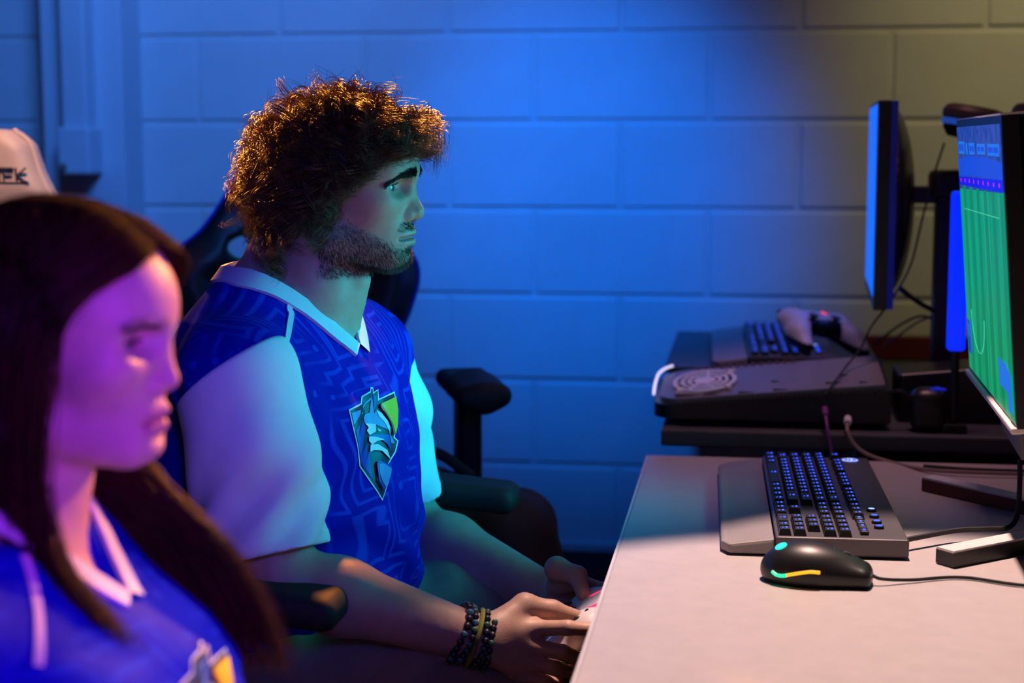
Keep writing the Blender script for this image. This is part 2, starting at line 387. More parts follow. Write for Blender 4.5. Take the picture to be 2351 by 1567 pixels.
def gaming_chair(name, label, loc, rotz, body, pipe, eyelet, group=None):
    """local: faces -y, backrest plane near y=+0.24, seat centre at origin"""
    root = thing(name, label, 'chair', loc, rotz, group)
    yb = lambda z: 0.235+(z-0.5)*0.16
    def f(P):
        x, y, z = P[:, 0], P[:, 1], P[:, 2]; d2 = poly2d(x, z, OUT)
        yy = y-(0.235+(z-0.5)*0.16); edge = np.clip(1-np.abs(d2+0.055)/0.055, 0, 1)
        th = 0.030+0.022*edge*edge*(3-2*edge)*np.clip((1.14-z)/0.1, 0, 1)+0.012*np.clip((z-1.13)/0.06, 0, 1)
        q1 = d2+0.028; q2 = np.abs(yy+th*0.25)-th+0.022
        d = np.sqrt(np.maximum(q1, 0)**2+np.maximum(q2, 0)**2)+np.minimum(np.maximum(q1, q2), 0)-0.024
        for sx in (-1, 1):
            d = smax(d, -(np.sqrt(((x-sx*0.088)/1.0)**2+((z-1.065)/0.62)**2)-0.042), 0.008)
        return d*0.8
    V, Q = sdfmesh(f, (-0.29, 0.12, 0.44), (0.29, 0.46, 1.34), 0.008)
    mkobj('backrest', npmesh('backrest', V, Q), root, [body])
    pp = smooth_path([(x*0.985, yb(z)-0.022, z*0.992+0.008) for x, z in HALF[1:-1]], 4)
    for s in (-1, 1):
        mb = MB(); mb.tube([(p.x*s, p.y, p.z) for p in pp], 0.0045, 6); mb.build('piping', pipe, root, True)
        mb = MB(); pts = [(s*0.088+0.044*math.cos(a), yb(1.065)-0.034, 1.065+0.028*math.sin(a)) for a in np.linspace(0, 2*math.pi, 25)]
        mb.tube(pts, 0.006, 6, cap=False); mb.build('eyelet_ring', eyelet, root, True)
    def g(P):
        d = rbox(P, (0, -0.01, 0.455), (0.25, 0.255, 0.045), 0.04)
        for s in (-1, 1): d = smin(d, cap(P, (s*0.215, -0.22, 0.485), (s*0.215, 0.2, 0.485), 0.035), 0.03)
        return d
    V, Q = sdfmesh(g, (-0.3, -0.31, 0.38), (0.3, 0.29, 0.56), 0.010)
    mkobj('seat', npmesh('seat', V, Q), root, [body])
    for s in (-1, 1):
        mb = MB(); mb.box((s*0.30, 0.02, 0.63), (0.045, 0.075, 0.36), bev=0.012); mb.box((s*0.25, 0.02, 0.445), (0.14, 0.07, 0.03), bev=0.01); mb.build('arm_post', M['black'], root)
        def h(P):
            p = P.copy(); p[:, 1] = p[:, 1]
            d = rbox(p, (s*0.30, -0.03, 0.825), (0.05, 0.135, 0.018), 0.017)
            return smin(d, cap(p, (s*0.30, -0.14, 0.818), (s*0.30, -0.03, 0.826), 0.026, 0.03), 0.03)
        V, Q = sdfmesh(h, (s*0.30-0.08, -0.22, 0.77), (s*0.30+0.08, 0.14, 0.87), 0.006)
        mkobj('arm_pad', npmesh('arm_pad', V, Q), root, [M['blacksoft']])
    starbase(root); return root
fc = at(672, 600, 3.1)
A2 = math.radians(20)
back = Vector((fc.x, 3.1)); face = Vector((math.sin(A2), -math.cos(A2)))
sc = back+face*0.31
chair_far = gaming_chair('gaming_chair', 'black gaming chair with piping coloured as blue wall light and green eyelets behind the curly-haired player', (sc.x, sc.y, 0), A2, M['leather'], M['blueedge'], M['greenrim'], 'gaming chairs')
chair_beige = gaming_chair('gaming_chair', 'beige gaming chair with embroidered lettering behind the woman', (-1.362, 2.42, 0), math.radians(3), M['beige'], M['beige'], M['beige'], 'gaming chairs')
chair_beige.scale = (1.07, 1.07, 1.0)
# embroidered lettering on the beige headrest: raised outline strokes
lt = MB()
def stroke(x0, z0, x1, z1, w=0.0026):
    d = Vector((x1-x0, 0, z1-z0)); L = d.length; a = math.atan2(d.z, d.x)
    lt.box(((x0+x1)/2, 0, (z0+z1)/2), (L+w*0.6, 0.004, w), R=Matrix.Rotation(-a, 3, 'Y'))
Hh = 0.026
def letter(ch, x, s=1.0, z=0.0, w=0.0026):
    Wd = 0.017*s; H = Hh*s; sl = -0.10
    def q(a, b): return (x+a*Wd+b*H*sl, z+b*H)
    def L(*p):
        for a, b in zip(p[:-1], p[1:]): stroke(*q(*a), *q(*b), w)
    if ch == 'E': L((1, 1), (0, 1), (0, 0), (1, 0)); L((0, .5), (.8, .5))
    if ch == 'L': L((0, 1), (0, 0), (1, 0))
    if ch == 'T': L((0, 1), (1, 1)); L((.5, 1), (.5, 0))
    if ch == 'K': L((0, 1), (0, 0)); L((1, 1), (0, .45), (1.1, 0))
    if ch == 'X': L((0, 1), (1, 0)); L((0, 0), (1, 1))
for i, (ch, x, s) in enumerate([('E', -0.052, 1), ('L', -0.029, 1), ('E', -0.021, 0.5), ('X', -0.010, 0.5), ('T', -0.002, 1), ('E', 0.014, 1), ('K', 0.036, 1)]):
    letter(ch, x, s, 0.008 if s < 1 else 0.0, 0.0026 if s == 1 else 0.0016)
stroke(-0.026, Hh, 0.012, Hh); stroke(-0.012, 0.0, 0.05, 0.0)
lt.build('embroidered_lettering', M['navythread'], chair_beige, offset=(0.040, 0.293, 1.198))
chair_beige.children[-1]['label'] = 'navy embroidered lettering'

def office_chair(name, label, loc, rotz, armz, arm_l, arm_r, group):
    """local: faces +x, seat centre at origin"""
    root = thing(name, label, 'chair', loc, rotz, group)
    def f(P):
        p = P.copy(); p[:, 0] = p[:, 0]+0.9*(p[:, 1]**2)-0.10*(p[:, 2]-0.8)*-1
        return rbox(p, (-0.275, 0, 0.80), (0.032, 0.215, 0.26), 0.03)
    V, Q = sdfmesh(f, (-0.42, -0.25, 0.5), (-0.15, 0.25, 1.1), 0.009); mkobj('backrest', npmesh('backrest', V, Q), root, [M['leather']])
    def g(P): return rbox(P, (0.0, 0, 0.452), (0.25, 0.25, 0.045), 0.04)
    V, Q = sdfmesh(g, (-0.28, -0.28, 0.38), (0.28, 0.28, 0.52), 0.010); mkobj('seat', npmesh('seat', V, Q), root, [M['leather']])
    mb = MB(); mb.tube(smooth_path([(-0.1, 0, 0.40), (-0.26, 0, 0.40), (-0.315, 0, 0.48), (-0.30, 0, 0.62)], 5), 0.022, 10); mb.build('back_bar', M['black'], root, True)
    for s, (xa, xb, ya) in ((-1, arm_r), (1, arm_l)):
        mb = MB(); xm = xa*0.6+xb*0.4
        mb.box((xm, ya, (armz+0.43)/2), (0.07, 0.03, armz-0.45), bev=0.01); mb.box((xm, (ya+s*0.12)/2, 0.425), (0.06, abs(ya-s*0.12)+0.03, 0.022), bev=0.006); mb.build('arm_post', M['black'], root)
        def h(P):
            p = P.copy(); p[:, 2] += 0.10*(p[:, 0]-xm)*(1 if s < 0 else .8)
            return rbox(p, ((xa+xb)/2, ya, armz-0.018), ((xb-xa)/2, 0.045, 0.021), 0.018)
        V, Q = sdfmesh(h, (xa-0.03, ya-0.07, armz-0.09), (xb+0.03, ya+0.07, armz+0.06), 0.005)
        mkobj('arm_pad', npmesh('arm_pad', V, Q), root, [M['blacksoft']])
    starbase(root); return root
chair_man = office_chair('office_chair', 'black office chair with padded armrests under the curly-haired player', (-0.63, 2.12, 0), math.radians(-2), 0.752, (-0.02, 0.27, 0.32), (-0.19, 0.165, -0.285), 'office chairs')
mb = MB(); mb.box((-0.10, -0.302, 0.645), (0.010, 0.002, 0.03)); mb.build('paper_tag', M['white'], chair_man)
chair_wo = copy_tree(chair_man); chair_wo.location = (-0.66, 1.22, 0); chair_wo['label'] = 'black armless office chair the long-haired woman sits on'
for c in list(chair_wo.children):
    if c.name.startswith(('arm_', 'paper_tag')): bpy.data.objects.remove(c)

# ---- backpack lying on the far chair's seat
t = thing('backpack', 'black nylon backpack with a grab loop on the far gaming chair seat', 'backpack', (-0.52, 2.72, 0.50))
bp0 = Vector((-0.52, 2.72, 0.50))
def f(P):
    d = rbox(P, (0.03, 0, 0.075), (0.165, 0.11, 0.09), 0.07)
    d = smin(d, ell(P, (-0.04, 0.0, 0.10), (0.11, 0.12, 0.105)), 0.05)
    d = smin(d, ell(P, (0.12, -0.04, -0.02), (0.10, 0.13, 0.14)), 0.05)
    return d+0.003*np.sin(P[:, 0]*60+P[:, 2]*35)*np.sin(P[:, 1]*50)
V, Q = sdfmesh(f, (-0.2, -0.22, -0.2), (0.28, 0.18, 0.26), 0.007); mkobj('bag_body', npmesh('bag_body', V, Q), t, [M['backpack']])
mb = MB(); mb.tube(smooth_path([(-0.07, 0, 0.19), (-0.055, 0, 0.225), (-0.01, 0, 0.23), (0.05, 0, 0.19)], 6), 0.010, 8); mb.build('grab_loop', M['backpack'], t, True)
mb = MB(); mb.tube(smooth_path([(-0.14, -0.10, 0.12), (-0.02, -0.118, 0.14), (0.1, -0.115, 0.10), (0.17, -0.12, 0.02)], 6), 0.004, 6); mb.build('zipper', M['black'], t, True)

# ================================================================== keyboards
PX, PY = 0.0236, 0.0192
def keymesh(w, hgt=0.0095, leg=1):
    mb = MB(); wx, wy = PX*w-0.0022, PY-0.0022
    b = [(-wx/2, -wy/2), (wx/2, -wy/2), (wx/2, wy/2), (-wx/2, wy/2)]; s = 0.0024
    tp = [(-wx/2+s, -wy/2+s), (wx/2-s, -wy/2+s), (wx/2-s, wy/2-s), (-wx/2+s, wy/2-s)]
    v = [(x, y, 0) for x, y in b]+[(x, y, hgt) for x, y in tp]
    mb.add(v, [(0, 1, 5, 4), (1, 2, 6, 5), (2, 3, 7, 6), (3, 0, 4, 7), (4, 5, 6, 7)], 0)
    lw = 0.0075
    for (cx, cy, ww, hh) in ([(-0.001, 0.0022, lw, 0.0026), (0.0005, -0.0026, lw*0.6, 0.0016)] if leg else []):
        mb.add([(cx-ww/2, cy-hh/2, hgt+0.0002), (cx+ww/2, cy-hh/2, hgt+0.0002), (cx+ww/2, cy+hh/2, hgt+0.0002), (cx-ww/2, cy+hh/2, hgt+0.0002)], [(0, 1, 2, 3)], 1)
    me = mb.mesh('key'); me.materials.append(M['key']); me.materials.append(M['legend']); return me
KM = {w: keymesh(w) for w in (1, 1.25, 1.5, 1.75, 2, 2.25, 2.75, 6.25)}
def keyboard(name, label, loc, rotz, group):
    """local: x right, y up (away from the user), origin centre of the key field, z=0 underside"""
    root = thing(name, label, 'keyboard', loc, rotz, group)
    W = 23.0*PX; y0, y1 = -0.064, 0.104
    mb = MB(); mb.box((0, (y0+y1)/2, 0.012), (W, y1-y0, 0.024), bev=0.003); mb.build('case', M['kbtop'], root)
    pr = [(-W/2, y0-0.002), (W/2, y0-0.002), (W/2, y0-0.06), (W/2-0.02, y0-0.070), (-W/2+0.03, y0-0.070), (-W/2, y0-0.055)]
    mb = MB(); mb.prism(pr, 0.0, 1.0, f=lambda x, y, z: (x, y, z*(0.021-(0 if y > y0-0.03 else 0.008)))); mb.build('palm_rest', M['palm'], root, bevel=0.004)
    def key(x, y, w=1):
        o = bpy.data.objects.new('key', KM[w]); COL.objects.link(o); o.parent = root; o.location = (x*PX-W/2+0.25*PX, y, 0.023)
    ys = [y0+0.012+PY*i for i in range(5)]+[y0+0.012+PY*5+0.006]
    def row(ws, y, x=0.0):
        for w in ws:
            if w < 0: x += -w; continue
            key(x+w/2, y, w); x += w
    nav = [-0.25, 1, 1, 1]; num4 = [-0.25, 1, 1, 1, 1]
    row([1.25, 1.25, 1.25, 6.25, 1.25, 1.25, 1.25, 1.25, -0.25, 1, 1, 1, -0.25, 2, 1, 1], ys[0])
    row([2.25]+[1]*10+[2.75, -0.25, -1, 1, -1, -0.25, 1, 1, 1, 1], ys[1])
    row([1.75]+[1]*11+[2.25, -3.5, 1, 1, 1], ys[2])
    row([1.5]+[1]*12+[1.5]+nav+num4, ys[3])
    row([1]*13+[2]+nav+num4, ys[4])
    row([1, -1, 1, 1, 1, 1, -.5, 1, 1, 1, 1, -.5, 1, 1, 1, 1]+nav, ys[5])
    for i in range(4):
        mb = MB(); mb.box((18.75*PX-W/2+i*PX, ys[5]+0.0, 0.0265), (PX*0.8, 0.011, 0.006), bev=0.002); mb.box((18.75*PX-W/2+i*PX, ys[5], 0.0298), (0.006, 0.0035, 0.0006), 1); mb.build('media_key', [M['key'], M['legend']], root)
    for i, (xx, yy) in enumerate([(16.2, 0.030), (17.8, 0.030), (19.2, 0.030), (20.4, 0.030)]):
        mb = MB(); mb.lathe([(0.007, 0), (0.0065, 0.004), (0.001, 0.0045)], (xx*PX-W/2, ys[5]+yy-0.008, 0.0235), 14); mb.lathe([(0.0045, 0), (0.001, 0.0002)], (xx*PX-W/2, ys[5]+yy-0.008, 0.0282), 12, 1)
        mb.build('round_button', [M['key'], M['bluewhite'] if i == 0 else M['legend']], root, True)
    # glowing round maker's mark at the far corner
    mb = MB(); c = Vector((0.9*PX-W/2, ys[5]+0.024, 0.0243)); mb.lathe([(0.0125, 0), (0.0105, 0.0006), (0.0105, 0)], c, 24, 0, close=False)
    mb.tube([c+Vector((-0.006, 0.001, 0.0005)), c+Vector((0.0, 0.004, 0.0005)), c+Vector((0.006, 0.001, 0.0005))], 0.0009, 5); mb.tube([c+Vector((-0.005, -0.003, 0.0005)), c+Vector((0.004, -0.003, 0.0005))], 0.0009, 5)
    mb.build('logo_light', M['bluewhite'], root)
    return root
kb = keyboard('keyboard', 'black keyboard with glowing blue legends and grey palm rest on the near desk', (0.0975, 2.325, DZ+0.002), math.radians(-88.5), 'keyboards')
t = thing('desk_riser', 'low dark riser against the wall under the second keyboard', 'riser', (0.05, 3.42, FZ))
mb = MB(); mb.box((0, 0, 0.052), (0.42, 0.60, 0.012), bev=0.003); mb.build('top', M['deskdark'], t)
for sy in (-0.28, 0.28):
    mb = MB(); mb.box((0, sy, 0.0235), (0.40, 0.016, 0.046)); mb.build('side', M['deskdark'], t)
kb2 = copy_tree(kb); kb2.location = (0.06, 3.37, FZ+0.0605); kb2['label'] = 'keyboard glowing blue behind the open game console, a gamepad lying on it'

# ================================================================== mouse
mx, my = 0.091, 1.94
t = thing('mouse', 'black gaming mouse with green and amber light strips on the near desk', 'mouse', (mx, my, DZ), math.radians(-6))
def f(P):
    d = ell(P, (-0.004, 0, 0.012), (0.064, 0.034, 0.031)); d = smin(d, ell(P, (-0.02, 0, 0.016), (0.044, 0.033, 0.029)), 0.02)
    d = smin(d, rbox(P, (0.018, 0, 0.011), (0.044, 0.029, 0.012), 0.01), 0.012)
    d = smax(d, -(P[:, 2]-0.001), 0.003)
    d = smax(d, -(np.maximum(np.abs(P[:, 1])-0.0008, np.maximum(0.012-P[:, 0], 0.02-P[:, 2]))), 0.001)
    return d
V, Q = sdfmesh(f, (-0.075, -0.042, -0.004), (0.072, 0.042, 0.055), 0.0016); mkobj('shell', npmesh('shell', V, Q), t, [M['black']])
M['mgreen'] = mat('green_led', (0.02, 0.1, 0.05), 0.4, emit=(0.02, 1.0, 0.35), estr=1.6, noise=0.02)
M['mamber'] = mat('amber_led', (0.1, 0.06, 0.0), 0.4, emit=(1.0, 0.45, 0.02), estr=1.3, noise=0.02)
M['mcyan'] = mat('cyan_led', (0.02, 0.1, 0.1), 0.4, emit=(0.02, 0.9, 0.65), estr=1.3, noise=0.02)
bv = BVHTree.FromPolygons(V.tolist(), Q.tolist())
def onm(x, z, s=-1):
    h = bv.ray_cast(Vector((x, s*0.08, z)), Vector((0, -s, 0))); return (h[0]+h[1]*0.0004) if h[0] else None
pth = [p for p in [onm(x, z) for x, z in [(-0.054, 0.016), (-0.048, 0.013), (-0.04, 0.0135), (-0.03, 0.0165), (-0.02, 0.019), (-0.008, 0.021), (0.003, 0.0205)]] if p]
pp = smooth_path(pth, 5); nsp = int(len(pp)*0.42)
mb = MB(); mb.tube(pp[:nsp], 0.0021, 8); mb.build('light_strip', M['mgreen'], t, True)
mb = MB(); mb.tube(pp[nsp-1:], 0.0021, 8); mb.build('light_strip', M['mamber'], t, True)
h1 = bv.ray_cast(Vector((-0.046, -0.006, 0.09)), Vector((0, 0, -1)))
mb = MB(); mb.lathe([(0.008, -0.001), (0.007, 0.0012), (0.001, 0.0016)], h1[0], 16, R=h1[1].to_track_quat('Z', 'Y').to_matrix()); mb.build('logo_light', M['mcyan'], t, True)
mb = MB(); mb.lathe([(0.001, -0.004), (0.011, -0.004), (0.0115, 0), (0.011, 0.004), (0.001, 0.004)], (0.03, 0, 0.028), 18, R=Matrix.Rotation(math.pi/2, 3, 'X')); mb.build('scroll_wheel', M['blacksoft'], t, True)
mp = Vector((mx, my, DZ))
mb = MB(); mb.tube(smooth_path([(0.062, 0, 0.012), (0.075, 0.0, 0.008), (0.11, 0.02, 0.004), (0.17, 0.05, 0.003), (0.26, 0.03, 0.003), (0.45, 0.06, 0.003)], 8), 0.0021, 6); mb.build('cord', M['blacksoft'], t, True)

# ================================================================== near monitor (screen faces -x)
t = thing('monitor', 'monitor showing a green football pitch at the right of the near desk', 'monitor', (0.45, 2.25, DZ))
TO = Vector((0.45, 2.25, DZ)); SC = Vector((0.314, 2.25, 1.110))-TO
SU = Vector((-0.030, 0, 0.357)).normalized(); SX = Vector((-0.012, -0.5, 0)).normalized(); SN = SX.cross(SU).normalized()
if SN.x > 0: SN = -SN
def sp(s, tt, n): return SC+SX*s+SU*tt+SN*n
def smap(x, y, z): return sp(x, y, z)
hw, hh = 0.256, 0.181
mb = MB(); mb.prism([(-hw-0.006, -hh-0.006), (hw+0.006, -hh-0.006), (hw+0.006, hh+0.010), (-hw-0.006, hh+0.010)], -0.022, -0.0008, f=smap); mb.build('bezel', M['black'], t, bevel=0.001)
mb = MB(); mb.prism([(-hw-0.006, hh+0.010), (hw+0.006, hh+0.010), (hw+0.006, hh+0.0125), (-hw-0.006, hh+0.0125)], -0.040, 0.0, f=smap); mb.build('top_cover', M['silver'], t)
mb = MB(); mb.prism([(-hw+0.01, -hh+0.01), (hw-0.0, -hh+0.01), (hw-0.0, hh+0.008), (-hw+0.01, hh+0.008)], -0.052, -0.022, f=smap); mb.build('back_shell', M['black'], t, bevel=0.012)
mb = MB(); mb.prism([(-hw-0.006, -hh-0.012), (hw+0.006, -hh-0.012), (hw+0.006, -hh-0.004), (-hw-0.006, -hh-0.004)], -0.022, 0.006, f=smap); mb.build('silver_lip', M['silver'], t, bevel=0.002)
mb = MB(); mb.prism([(-hw+0.02, -hh-0.012), (hw+0.004, -hh-0.012), (hw+0.004, -hh-0.044), (0.08, -hh-0.036), (0.05, -hh-0.022), (-hw+0.05, -hh-0.018)], -0.030, -0.004, f=smap); mb.build('chin_panel', M['kbtop'], t, bevel=0.002)
def em(name, c, s=1.0): return mat(name, (0.01, 0.01, 0.01), 0.35, emit=c, estr=s, noise=0.05)
def em_noise(name, c1, c2, scale, s=1.0, stretch=(1, 1, 1)):
    m = mat(name, (0.01, 0.01, 0.01), 0.35); nt = m.node_tree; b = nt.nodes['Principled BSDF']
    tc = nt.nodes.new('ShaderNodeTexCoord'); mp_ = nt.nodes.new('ShaderNodeMapping'); mp_.inputs['Scale'].default_value = stretch
    n = nt.nodes.new('ShaderNodeTexNoise'); n.inputs['Scale'].default_value = scale; n.inputs['Detail'].default_value = 5
    cr = nt.nodes.new('ShaderNodeValToRGB'); cr.color_ramp.elements[0].position = 0.38; cr.color_ramp.elements[1].position = 0.62
    cr.color_ramp.elements[0].color = (*c1, 1); cr.color_ramp.elements[1].color = (*c2, 1)
    nt.links.new(tc.outputs['Object'], mp_.inputs[0]); nt.links.new(mp_.outputs[0], n.inputs[0]); nt.links.new(n.outputs[0], cr.inputs[0]); nt.links.new(cr.outputs[0], b.inputs['Emission Color']); b.inputs['Emission Strength'].default_value = s
    return m
scr = [em_noise('screen_pitch', (0.002, 0.27, 0.10), (0.003, 0.36, 0.15), 9, 1.0, (1, 6, 0.6)), em_noise('screen_crowd', (0.004, 0.035, 0.25), (0.03, 0.06, 0.34), 60), em('screen_track', (0.006, 0.06, 0.62)), em('screen_adboard', (0.004, 0.0, 0.72)),
       em('screen_magenta', (0.55, 0.01, 0.75)), em('screen_panel', (0.012, 0.16, 0.75)), em('screen_line', (0.05, 0.52, 0.36)), em('screen_stripe', (0.002, 0.22, 0.085)), em('screen_dark', (0.008, 0.02, 0.10))]
mb = MB()
def quad(p, mi, n): mb.add([sp(x, y, n) for x, y in p], [tuple(range(len(p)))], mi)
def rect(x0, y0, x1, y1, mi, n=0.0004): quad([(x0, y0), (x1, y0), (x1, y1), (x0, y1)], mi, n)
rect(-hw, -hh, hw, 0.100, 0, 0); quad([(-hw, 0.090), (hw, 0.098), (hw, hh), (-hw, hh)], 1, 0.0002)
quad([(-hw, 0.108), (-0.1, 0.112), (hw, 0.114), (hw, 0.134), (0.1, 0.140), (-0.1, 0.140), (-hw, 0.134)], 2, 0.0004)
quad([(-hw, 0.096), (hw, 0.099), (hw, 0.114), (-hw, 0.108)], 3, 0.0005)
for k in range(9):
    x = -hw+0.03+k*0.056; quad([(x+0.006*math.cos(a), 0.1035+k*0.0004+0.0032*math.sin(a)) for a in np.linspace(0, 2*math.pi, 9)[:-1]], 4, 0.0007)
for (x0, x1, y0, y1) in [(-0.24, -0.16, 0.142, 0.160), (-0.14, -0.12, 0.142, 0.158), (-0.10, -0.03, 0.142, 0.158), (0.0, 0.09, 0.143, 0.157), (0.12, 0.235, 0.142, 0.157)]:
    rect(x0, y0, x1, y1, 5); rect(x0+0.008, y0+0.004, x1-0.008, y1-0.004, 2, 0.0006); rect((x0+x1)/2-0.003, y0, (x0+x1)/2+0.003, y1, 5, 0.0007)
for k in range(6): rect(-hw+0.05+k*0.085, -hh, -hw+0.085+k*0.085, 0.096, 7, 0.0002)
mb.build('screen_picture', scr, t, recalc=False)
# thin pitch markings on the picture
mb = MB(); mb.tube([sp(-0.10+0.10*math.cos(a)*0.8, -0.085+0.055*math.sin(a), 0.0006) for a in np.linspace(math.pi, 2*math.pi, 16)], 0.0007, 4, cap=False)
mb.tube([sp(-0.2, 0.062, 0.0006), sp(0.2, 0.066, 0.0006)], 0.0006, 4)
mb.build('pitch_markings', scr[6], t)
mb = MB(); rect(-0.24, -0.155, -0.20, -0.105, 0, 0.0012); rect(-0.225, -0.13, -0.21, -0.11, 1, 0.0016); mb.build('screen_icon', [scr[2], scr[5]], t, recalc=False)
mb = MB(); quad([(0.13, -0.150), (0.21, -0.150), (0.21, -0.172), (0.245, -0.172), (0.245, -0.125), (0.20, -0.115), (0.13, -0.115)], 0, 0.0012); mb.build('screen_icon', [scr[5]], t, recalc=False)
area('screen_glow', (0.296, 2.25, 1.11), (-0.6, 2.18, 0.93), (0.0, 0.76, 1.0), 1.75, 0.5, 0.35, 58)   # light the picture throws on its viewer
# V stand: hub, neck and two feet
mb = MB(); mb.box((0.02, 0, 0.21), (0.04, 0.07, 0.40), bev=0.006); mb.build('neck', M['black'], t)
def foot(name, a, b, top, side):
    a = Vector(a); b = Vector(b); d = (b-a); L = d.length; an = math.atan2(d.y, d.x); mbx = MB(); c = (a+b)/2
    mbx.box((c.x, c.y, 0.010), (L, 0.030, 0.018), 1, R=Matrix.Rotation(an, 3, 'Z')); mbx.box((c.x, c.y, 0.0205), (L, 0.028, 0.003), 0, R=Matrix.Rotation(an, 3, 'Z')); mbx.build(name, [top, side], t)
fa = at(2180, 1275, 2.05)-TO; fb = at(2150, 1108, 2.47)-TO
foot('foot', (0.03, -0.02, 0), (0.25-0.45, 2.035-2.25, 0), M['silver'], M['black']); foot('foot', (0.03, 0.02, 0), (0.278-0.45, 2.49-2.25, 0), M['silver'], M['redpaint'])

# ================================================================== far monitor on arm
t = thing('monitor', 'edge-on monitor on a black arm above the far desk', 'monitor', (0.366, 3.1, FZ))
TO = Vector((0.366, 3.1, FZ)); a0 = Vector((0.222, 2.95, 0)); a1 = Vector((0.243, 3.45, 0))
SX = (a0-a1).normalized(); SU = Vector((0, 0, 1)); SN = Vector((-SX.y, SX.x, 0)); SN = SN if SN.x < 0 else -SN
SC = Vector(((a0.x+a1.x)/2, 3.2, 1.158))-TO; hw, hh = 0.25, 0.178
mb = MB(); mb.prism([(-hw, -hh-0.012), (hw, -hh-0.012), (hw, hh+0.006), (-hw, hh+0.006)], -0.024, -0.001, f=smap); mb.build('bezel', M['black'], t, bevel=0.001)
mb = MB(); rect(-hw+0.012, -hh+0.01, hw-0.006, hh, 0, 0.0); mb.build('screen', em('screen_blue', (0.0, 0.14, 1.0), 1.0), t, recalc=False)
mb = MB(); mb.prism([(-hw, -hh-0.01), (hw, -hh-0.01), (hw, hh+0.005), (-hw, hh+0.005)], -0.036, -0.024, f=smap); mb.build('side_trim', M['blueedge'], t)
area('far_screen_glow', (0.218, 3.2, 1.158), (-0.5, 3.15, 0.95), (0.0, 0.12, 1.0), 0.7, 0.45, 0.33, 140)   # light of this monitor
def f(P): return smax(ell(P, (0.036+SC.x-0.01, SC.y, SC.z), (0.052, 0.235, 0.185)), -(P[:, 0]-(SC.x+0.02)), 0.004)
V, Q = sdfmesh(f, (-0.17, -0.2, 0.15), (0.0, 0.4, 0.6), 0.008); mkobj('back_shell', npmesh('back_shell', V, Q), t, [M['black']])
mb = MB(); mb.box((-0.045, 0.0, 1.171-FZ), (0.10, 0.03, 0.032), bev=0.004); mb.build('arm', M['black'], t)
mb = MB(); mb.box((0, 0, 0.215), (0.046, 0.05, 0.43), bev=0.004); mb.box((0.0, 0, 0.415), (0.07, 0.07, 0.05), bev=0.01); mb.build('pole', M['black'], t)
mb = MB(); mb.box((0.01, 0, 0.008), (0.13, 0.16, 0.016), bev=0.004); mb.build('clamp_base', M['black'], t)
# blue LED light bar
t = thing('light_bar', 'upright blue light bar glowing behind the football monitor', 'light bar', (0.350, 2.795, FZ))
mb = MB(); mb.tube([(0, 0, 0.01), (0, 0, 0.15)], 0.007, 10); mb.build('stem', M['black'], t, True)
mb = MB(); mb.box((0, 0, 0.275), (0.030, 0.026, 0.27), bev=0.006); mb.build('tube', em('blue_bar', (0.0, 0.02, 1.0), 1.1), t)
mb = MB(); mb.box((0.0, 0, 0.008), (0.042, 0.042, 0.016), bev=0.004); mb.build('base', M['black'], t)

# ================================================================== headset resting on the pole
hp = at(2232, 296, 3.05); t = thing('headset', 'headset with brown ear pads resting on top of the monitor pole', 'headset', hp)
M['brownpad'] = mat('brown_ear_pad', (0.10, 0.055, 0.045), 0.5, noise=0.1)
for cx, cy in ((0.0, 0.0), (0.125, 0.02)):
    mb = MB(); R_ = Matrix.Rotation(math.radians(10), 3, 'Y')
    pts = [Vector((cx, cy, 0.012))+R_ @ Vector((0.040*math.cos(a), 0.034*math.sin(a), 0.012)) for a in np.linspace(0, 2*math.pi, 25)]
    mb.tube(pts, 0.017, 10, cap=False); mb.build('ear_pad', M['brownpad'], t, True)
    mb = MB(); mb.lathe([(0.001, -0.034), (0.040, -0.030), (0.050, -0.016), (0.052, -0.004), (0.050, 0.004), (0.001, 0.004)], (cx, cy, 0.012), 28, R=R_); mb.build('ear_cup', M['black'], t, True)
    mb = MB(); mb.lathe([(0.052, -0.010), (0.0545, -0.008), (0.0545, -0.001), (0.052, 0.001)], (cx, cy, 0.012), 28, R=R_, close=False); mb.build('blue_ring', em('ring_glow', (0.02, 0.10, 0.6), 0.5), t, True)
mb = MB(); mb.tube(smooth_path([(-0.01, 0.05, 0.0), (0.0, 0.14, 0.0), (0.06, 0.19, 0.01), (0.13, 0.15, 0.0), (0.135, 0.06, 0.0)], 8), 0.010, 8); mb.build('headband', M['black'], t, True)
cable = [at(2168, 328, 3.05), at(2145, 400, 3.04), at(2118, 500, 3.03), at(2090, 610, 3.02), at(2045, 690, 3.0), at(2000, 750, 2.95), at(1975, 800, 2.93), at(1945, 838, 2.90), at(1913, 880, 2.80), at(1895, 905, 2.775)]
mb = MB(); mb.tube(smooth_path([p-hp for p in cable], 6), 0.0022, 6); mb.build('cable', M['blacksoft'], t, True)

# ================================================================== open game console (lying flat)
c0 = Vector((0.03, 2.92, FZ)); t = thing('game_console', 'game console lying open on the far desk with white fan grille showing', 'game console', c0)
def ctop(x, y): return 0.822+0.095*(x+0.158)+0.10*(y-2.8)
ol = [(0.245, 2.785), (0.245, 3.02)]+[(-0.10+0.062*math.cos(a)*1.0, 2.965+0.055*math.sin(a)) for a in np.linspace(math.pi/2, math.pi, 7)]+[(-0.120+0.042*math.cos(a), 2.835+0.045*math.sin(a)) for a in np.linspace(math.pi, 1.5*math.pi, 7)]
def cm(zb, inset=0.0):
    cx, cy = 0.05, 2.90
    def f(x, y, z):
        x2 = cx+(x-cx)*(1-inset); y2 = cy+(y-cy)*(1-inset*1.6); zz = zb(x2, y2)[0]*(1-z)+zb(x2, y2)[1]*z
        return (x2-c0.x, y2-c0.y, zz-FZ)
    return f
